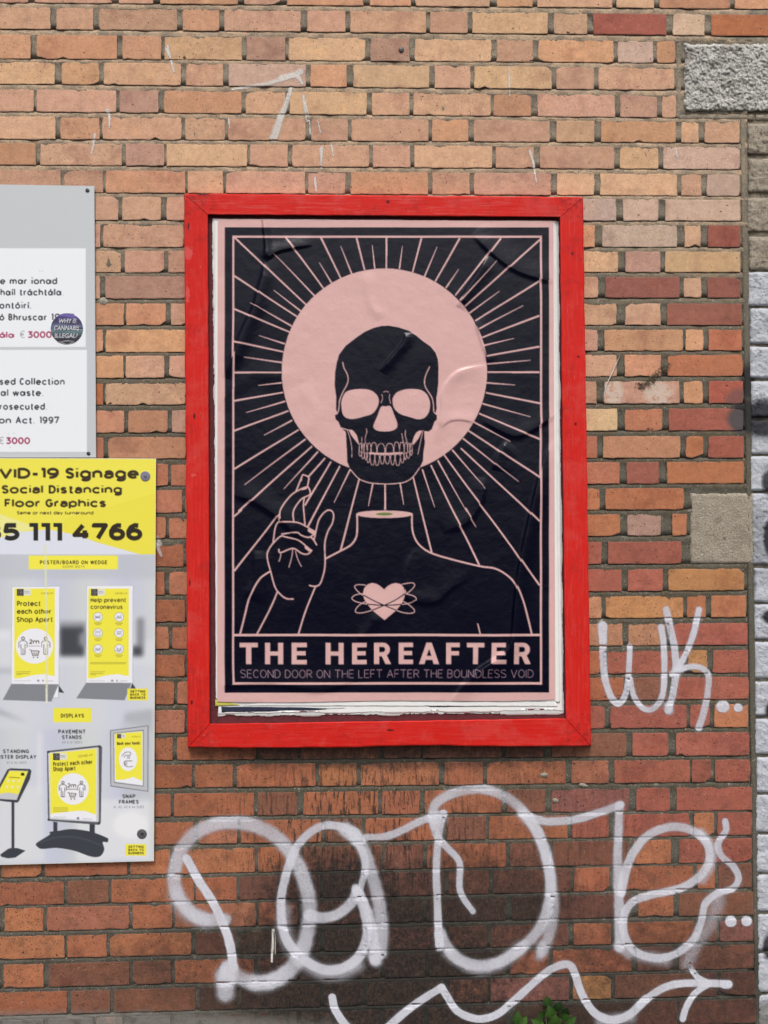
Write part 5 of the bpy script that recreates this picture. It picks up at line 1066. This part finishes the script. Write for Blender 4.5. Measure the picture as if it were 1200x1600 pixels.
TAG1 = [
 ([(292, 1342), (310, 1375), (330, 1405), (345, 1436), (358, 1470), (365, 1512)], 14, 15, .93, .2),
 ([(350, 1437), (320, 1436), (298, 1425), (278, 1400), (272, 1368), (282, 1330), (302, 1305), (330, 1290), (362, 1285), (395, 1289), (425, 1303), (448, 1325), (467, 1355), (480, 1392), (484, 1430), (478, 1468), (468, 1495), (448, 1520), (420, 1534), (392, 1535), (372, 1526), (356, 1512)], 23, 25, .72, .32),
 ([(400, 1536), (425, 1534), (448, 1520)], 30, 26, .5, .45), ([(275, 1400), (290, 1425), (320, 1440)], 30, 24, .45, .5),
 ([(352, 1526), (352, 1552)], 34, 30, .8, .35), ([(360, 1512), (356, 1530)], 24, 30, .6, .4),
 ([(556, 1300), (530, 1291), (505, 1290), (482, 1303), (463, 1325), (449, 1360), (440, 1400), (440, 1440), (449, 1470), (466, 1492), (488, 1508), (512, 1516), (537, 1512), (558, 1498), (570, 1476), (574, 1450), (569, 1420), (560, 1395)], 13, 17, .88, .25),
 ([(470, 1500), (500, 1518), (530, 1520), (556, 1508)], 24, 26, .5, .5), ([(444, 1420), (444, 1455), (458, 1485)], 24, 26, .35, .5),
 ([(540, 1296), (556, 1308)], 26, 24, .8, .3), ([(552, 1303), (568, 1328), (580, 1362), (590, 1402), (596, 1445), (594, 1488)], 20, 24, .66, .3),
 ([(556, 1312), (568, 1335), (570, 1360), (562, 1392)], 12, 11, .75, .25), ([(484, 1430), (505, 1434), (528, 1428), (548, 1412), (558, 1393)], 19, 16, .85, .25),
 ([(558, 1390), (570, 1412), (580, 1445), (586, 1500)], 13, 17, .8, .25), ([(585, 1490), (588, 1502)], 26, 20, .6, .45), ([(556, 1388), (560, 1396)], 15, 15, .8, .2),
 ([(572, 1309), (598, 1308), (625, 1299), (655, 1284), (693, 1271)], 13, 13, .72, .22),
 ([(678, 1290), (678, 1262), (694, 1246), (722, 1236), (755, 1233), (790, 1245), (818, 1268), (840, 1300), (855, 1340), (860, 1385), (854, 1425), (838, 1458), (810, 1485), (778, 1504), (745, 1508), (715, 1497), (697, 1477), (688, 1458)], 16, 19, .72, .3),
 ([(700, 1490), (740, 1514), (780, 1506), (815, 1480)], 18, 24, .4, .5), ([(815, 1272), (838, 1298), (855, 1345), (864, 1400), (862, 1445), (848, 1488)], 17, 20, .55, .35), ([(846, 1478), (842, 1496)], 18, 14, .45, .5),
 ([(693, 1271), (686, 1300), (682, 1350), (683, 1400), (686, 1476)], 12, 13, .85, .22), ([(686, 1462), (687, 1480)], 14, 14, .7, .25),
 ([(676, 1275), (682, 1305), (700, 1326), (718, 1348), (719, 1392), (739, 1424)], 13, 10, .8, .25), ([(676, 1278), (690, 1280)], 20, 18, .4, .4),
 ([(818, 1272), (850, 1283), (895, 1281), (935, 1270), (970, 1257)], 14, 13, .78, .25), ([(968, 1258), (966, 1310), (965, 1360), (967, 1410), (968, 1480)], 14, 17, .74, .28), ([(968, 1478), (982, 1490)], 20, 18, .5, .4),
 ([(971, 1395), (978, 1360), (992, 1328), (1016, 1303), (1050, 1292), (1082, 1298), (1104, 1318), (1108, 1345), (1092, 1370), (1062, 1388), (1020, 1398), (990, 1408), (976, 1428), (974, 1452), (984, 1478), (1005, 1493), (1032, 1497), (1060, 1488), (1085, 1465), (1096, 1438), (1102, 1412), (1120, 1396), (1145, 1388), (1154, 1372), (1146, 1354), (1128, 1338), (1122, 1318), (1134, 1298), (1133, 1283)], 15, 11, .84, .22),
 ([(1095, 1300), (1112, 1322), (1112, 1350), (1098, 1375)], 14, 16, .5, .4), ([(1122, 1405), (1112, 1440), (1088, 1475), (1074, 1506)], 26, 22, .38, .45), ([(1000, 1494), (1040, 1500)], 20, 22, .4, .45),
 ([(1141, 1440), (1142.5, 1440)], 18, 18, .97, .12), ([(1166, 1439), (1167, 1439)], 17, 17, .97, .12)]
TAG1 = [(a_, b_, c_, d_ * (.82 if d_ < .92 else 1), e_ * 1.25) for a_, b_, c_, d_, e_ in TAG1]
spray('graffiti_tag', TAG1, M_spray, 'large white looping graffiti letters sprayed across the bricks below the red frame', 'graffiti', halo=.22)
TAG2 = [([(519, 1558), (524, 1578), (540, 1602), (560, 1625)], 12, 15, .85, .2), ([(600, 1612), (625, 1588), (655, 1565), (690, 1543)], 14, 12, .85, .2), ([(690, 1543), (698, 1556), (715, 1580), (745, 1592), (775, 1586), (805, 1562), (835, 1535), (862, 1514), (888, 1507), (899, 1524), (910, 1555), (930, 1583), (958, 1594), (985, 1584), (1008, 1562)], 12, 14, .88, .2),
        ([(1000, 1570), (1025, 1550), (1055, 1538), (1100, 1536), (1138, 1538)], 13, 12, .88, .2), ([(1080, 1513), (1090, 1527), (1108, 1536)], 9, 10, .88, .2), ([(1108, 1537), (1085, 1553), (1072, 1575), (1067, 1592)], 10, 11, .85, .2), ([(1132, 1538), (1138, 1538)], 14, 14, .9, .2), ([(940, 1596), (985, 1590)], 22, 20, .35, .5)]
spray('graffiti_arrow', TAG2, M_spray, 'white sprayed wavy underline ending in an arrow at the foot of the wall', 'graffiti', halo=.22)
TAG3 = [([(942, 978), (942, 1017), (945, 1058), (954, 1087), (966, 1099), (977, 1086), (982, 1055), (984, 1010)], 13, 9, .8, .22), ([(941, 978), (942, 1000)], 17, 14, .6, .25), ([(985, 1061), (990, 1086), (1004, 1106), (1021, 1107), (1035, 1086), (1038, 1045), (1037, 1008), (1033, 980)], 9, 11, .78, .25),
        ([(1041, 953), (1047, 980), (1054, 1014), (1056, 1052), (1051, 1086), (1044, 1110)], 12, 12, .72, .25), ([(1092, 953), (1083, 992), (1069, 1027), (1051, 1055)], 11, 10, .78, .25), ([(1050, 1054), (1072, 1043), (1094, 1043), (1107, 1056), (1105, 1086), (1099, 1115), (1092, 1137)], 9, 12, .75, .25), ([(1043, 1104), (1046, 1110)], 16, 16, .4, .35), ([(1055, 1050), (1062, 1046)], 18, 16, .35, .4),
        ([(1128, 1104), (1131, 1104)], 19, 19, .93, .22), ([(1153, 1106), (1154, 1106)], 14, 14, .93, .22)]
spray('graffiti_initials', TAG3, M_spray, 'white sprayed letters WK followed by two dots, right of the red frame', 'graffiti', halo=.22)
for q, lb in (
  ([([(262, 72), (266, 90), (272, 112)], 4, 3), ([(260, 76), (263, 86)], 4, 3)], 'thin white paint streak on a yellowish brick left of the big splash'),
  ([([(362, 140), (385, 136), (420, 130), (455, 118), (470, 112)], 3, 10), ([(440, 122), (462, 118), (472, 130)], 12, 5)], 'wide pale paint splash lying across a whitish brick near the top'),
  ([([(455, 136), (446, 165), (438, 185), (428, 215)], 6, 14)], 'broad white paint run that widens downward above the frame'),
  ([([(474, 150), (476, 168), (480, 190)], 5, 3), ([(477, 160), (483, 185), (485, 210)], 3, 2)], 'narrow forked white run just right of the broad paint run'),
  ([([(497, 190), (501, 208)], 2, 2)], 'hair-thin white fleck right of the forked paint run'),
  ([([(502, 232), (502, 262)], 7, 3)], 'short tapering white run two courses above the frame'),
  ([([(518, 228), (521, 244)], 4, 2)], 'small white fleck right of the short tapering run'),
  ([([(492, 278), (494, 298)], 5, 3)], 'small white run touching down just above the top rail'),
  ([([(357, 185), (359, 200)], 3, 2)], 'tiny white fleck on a brick left of the broad paint run')):
    spray('paint_splash', [(p_, a_, b_, .8, .35) for p_, a_, b_ in q], M_splash, lb, 'paint splash', group='dried white paint splashes above the frame')
spray('paint_splash', [([(168, 172), (172, 186)], 7, 3, .75, .35), ([(171, 182), (171, 200)], 4, 2, .85, .35)], M_splash, 'upper of two small white drips on bricks above the grey sign', 'paint splash', group='small white paint drips above the grey sign')
spray('paint_splash', [([(148, 210), (146, 226), (143, 240)], 5, 3, .75, .35)], M_splash, 'lower of two small white drips on bricks above the grey sign', 'paint splash', group='small white paint drips above the grey sign')
spray('paint_drip', [([(427, 1453), (426, 1470), (425, 1503)], 4, 3, .95, .25), ([(430, 1460), (430, 1490)], 2, 2, .7, .3)], M_splash, 'thin white paint drip on sooty bricks inside the graffiti loops', 'paint drip')
for q, lb in (([([(795, 105), (796, 125)], 2, 2), ([(795, 122), (797, 150)], 3, 2)], 'long thin white paint fleck above the right half of the frame'), ([([(833, 252), (838, 285)], 4, 2), ([(828, 236), (833, 254)], 5, 3)], 'white paint run just above the right end of the frame top'), ([([(1056, 232), (1058, 245)], 3, 3)], 'tiny white paint fleck on a pale brick left of the stone wall top')):
    spray('paint_splash', [(p_, a, b_, .8, .35) for p_, a, b_ in q], M_splash, lb, 'paint splash', group='white paint flecks above the frame')
spray('paint_splash', [(p, a, b_, .55, .5) for p, a, b_ in [([(243, 842), (250, 850)], 12, 8), ([(244, 850), (252, 868)], 8, 4)]], M_splash, 'pale smear on the brick beside the yellow part of the signage board', 'paint splash')

# ------------------------------------------------------------------ small things
def tube(name, pts, r, mat, parent=None, seg=6):
    P = [Vector(p) for p in pts]; V, F = [], []
    for i, p in enumerate(P):
        t = (P[min(i + 1, len(P) - 1)] - P[max(i - 1, 0)]).normalized(); a = t.cross(Vector((0, 1, 0))).normalized(); b_ = t.cross(a)
        rr_ = r if not hasattr(r, '__len__') else r[i]
        for k in range(seg): q = 2 * math.pi * k / seg; V.append(tuple(p + (a * math.cos(q) + b_ * math.sin(q)) * rr_))
    for i in range(len(P) - 1):
        for k in range(seg): F.append((i * seg + k, i * seg + (k + 1) % seg, (i + 1) * seg + (k + 1) % seg, (i + 1) * seg + k))
    F += [tuple(range(seg)), tuple((len(P) - 1) * seg + k for k in range(seg))]
    return mesh_obj(name, V, F, mat, parent, smooth=True)
tag(tube('thread', [W(969, 555, .004), W(962, 570, .006), W(955, 586, .006), W(948, 600, .005), W(944, 615, .003), W(943, 628, .002)], .0012, M_thread), 'short white thread hanging across the mortar right of the frame', 'thread')
rm = random.Random(3); V, F = [], []
for k in range(150):
    t = rm.random(); cx = 996 + 48 * t; cy = 602 - 26 * t + 5 * math.sin(t * 5); c = W(cx + rm.uniform(-5, 5), cy + rm.uniform(-5, 6), .0005 + rm.uniform(0, .006))
    a = rm.uniform(0, 6.28); L = rm.uniform(.003, .008); d_ = Vector((math.cos(a) * L, -rm.uniform(0, .004), math.sin(a) * L)); n_ = Vector((-math.sin(a), -.3, math.cos(a))) * .0011; o_ = len(V)
    V += [tuple(c - d_), tuple(c + n_), tuple(c + d_), tuple(c - n_ + Vector((0, -.0012, 0))), tuple(c - Vector((0, .002, 0)))]; F += [(o_, o_ + 1, o_ + 4), (o_ + 1, o_ + 2, o_ + 4), (o_ + 2, o_ + 3, o_ + 4), (o_ + 3, o_, o_ + 4)]
tag(mesh_obj('moss_clump', V, F, M_moss), 'dry brown moss clump in the joint beside the white thread', 'moss')
def blobmesh(name, x, y, rx, ry, h, mat, seed, n=18):
    V = np.zeros((9, n + 1, 3))
    for i in range(9):
        for j in range(n + 1):
            a = 2 * math.pi * (j % n) / n; q = i / 8; rr_ = 1 + .18 * math.sin(a * 2 + seed) + .1 * math.sin(a * 5 + seed * 2)
            V[i, j] = W(x + rx * q * rr_ * math.cos(a), y + ry * q * rr_ * math.sin(a), -.003 + h * (1 - q ** 3) + .0004 * math.sin(9 * a + i))
    return grid_mesh(name, V, mat)
tag(blobmesh('filler_blob', 161.5, 471.5, 7.5, 8, .006, M_filler, 1), 'round dab of grey filler over a joint right of the grey sign', 'filler')
sb = disc('wall_screw', 627, 77.5, 4, -.001, .004, M_dsteel, None, .0008, 1); tag(sb, 'small dark rusty bolt set in a brick above the frame', 'bolt')
for i, (x, y, lb) in enumerate(((1, 0, ''),)): pass
for x, y, rx, ry, lb in ((850, 1211, 6, 5, 'small grey mortar lump left on a brick below the right end of the frame'), (911, 1227, 7, 4, 'small grey pebble of mortar in the joint below the lower right frame corner'), (868, 1251, 5, 5, 'small grey mortar dab above the end of the graffiti link')):
    tag(blobmesh('mortar_lump', x, y, rx, ry, .006, M_filler, x), lb, 'mortar lump', 'mortar lumps below the frame')

# ------------------------------------------------------------------ weeds at the foot
def leaf(px, py, z, L, wd, ang, tilt, shade, parent, fold=.25):
    """lobed leaf: outline both sides of a midrib, folded along it, curled at the tip. sizes in photograph pixels"""
    prof = [(0, .04), (.08, .5), (.18, .62), (.26, .52), (.34, .95), (.46, 1.0), (.55, .72), (.63, .8), (.76, .55), (.9, .22), (1, .0)]
    base = W(px, py, z); a = math.radians(ang); V, F = [], []
    ax = Vector((math.sin(a), 0, math.cos(a))); sd = Vector((math.cos(a), 0, -math.sin(a))); up = Vector((0, -1, 0))
    axt = ax * math.cos(tilt) + up * math.sin(tilt); upt = up * math.cos(tilt) - ax * math.sin(tilt)
    for t, w in prof:
        c = base + axt * (L * S * t) - upt * (L * S * .22 * t * t)
        V += [tuple(c - sd * (wd * S * w) + upt * (wd * S * w * fold)), tuple(c - sd * (wd * S * w * .5) + upt * (wd * S * w * fold * .35)), tuple(c), tuple(c + sd * (wd * S * w * .5) + upt * (wd * S * w * fold * .35)), tuple(c + sd * (wd * S * w) + upt * (wd * S * w * fold))]
    for i in range(len(prof) - 1):
        for j in range(4): F.append((i * 5 + j, i * 5 + j + 1, (i + 1) * 5 + j + 1, (i + 1) * 5 + j))
    o = mesh_obj('leaf', V, F, M_leaf, parent, smooth=True)
    at = o.data.attributes.new('shade', 'FLOAT', 'POINT'); at.data.foreach_set('value', np.array([min(1, max(0, shade + (.12 if k % 5 == 2 else 0))) for k in range(len(V))], np.float32))
    return o
w1 = empty('weed', tuple(W(860, 1640, .002)), 'bushy green weed with lobed leaves at the foot of the wall, the larger of two', 'weed', 'weeds at the foot of the wall')
LF = [(856, 1572, 18, 8, -8, .15), (868, 1580, 22, 9, 15, .05), (852, 1585, 20, 10, -55, .25), (862, 1590, 22, 10, -15, .3), (876, 1592, 20, 9, 35, .35), (880, 1585, 24, 8, 10, .1), (848, 1598, 20, 9, -70, .4), (866, 1602, 24, 11, 0, .55), (878, 1608, 26, 11, 20, .85), (884, 1598, 18, 8, 55, .3), (856, 1612, 22, 10, -35, .45), (870, 1618, 22, 10, 10, .7), (888, 1616, 20, 9, 50, .6), (846, 1616, 20, 9, -60, .3)]
for k, (x, y, L, wd, an, sh) in enumerate(LF):
    leaf(x, y, .012 + .003 * k, L, wd, an, .35 + .25 * ((k * 7) % 3), sh, w1)
    tube('stem', [W(862 + (x - 862) * .2, 1640, .006), W(862 + (x - 862) * .6, (1640 + y) / 2, .012), W(x, y, .012 + .003 * k)], .0012, M_stem, w1)
w2 = empty('weed', tuple(W(812, 1636, .002)), 'small green seedling left of the bushy weed at the foot of the wall', 'weed', 'weeds at the foot of the wall')
for k, (x, y, L, wd, an, sh) in enumerate([(806, 1600, 23, 9, 8, .3), (812, 1600, 17, 8, 40, .55), (807, 1610, 16, 8, -50, .5)]):
    leaf(x, y, .010 + .003 * k, L, wd, an, .35, sh, w2); tube('stem', [W(810, 1636, .004), W(x, y, .010 + .003 * k)], .0012, M_stem, w2)
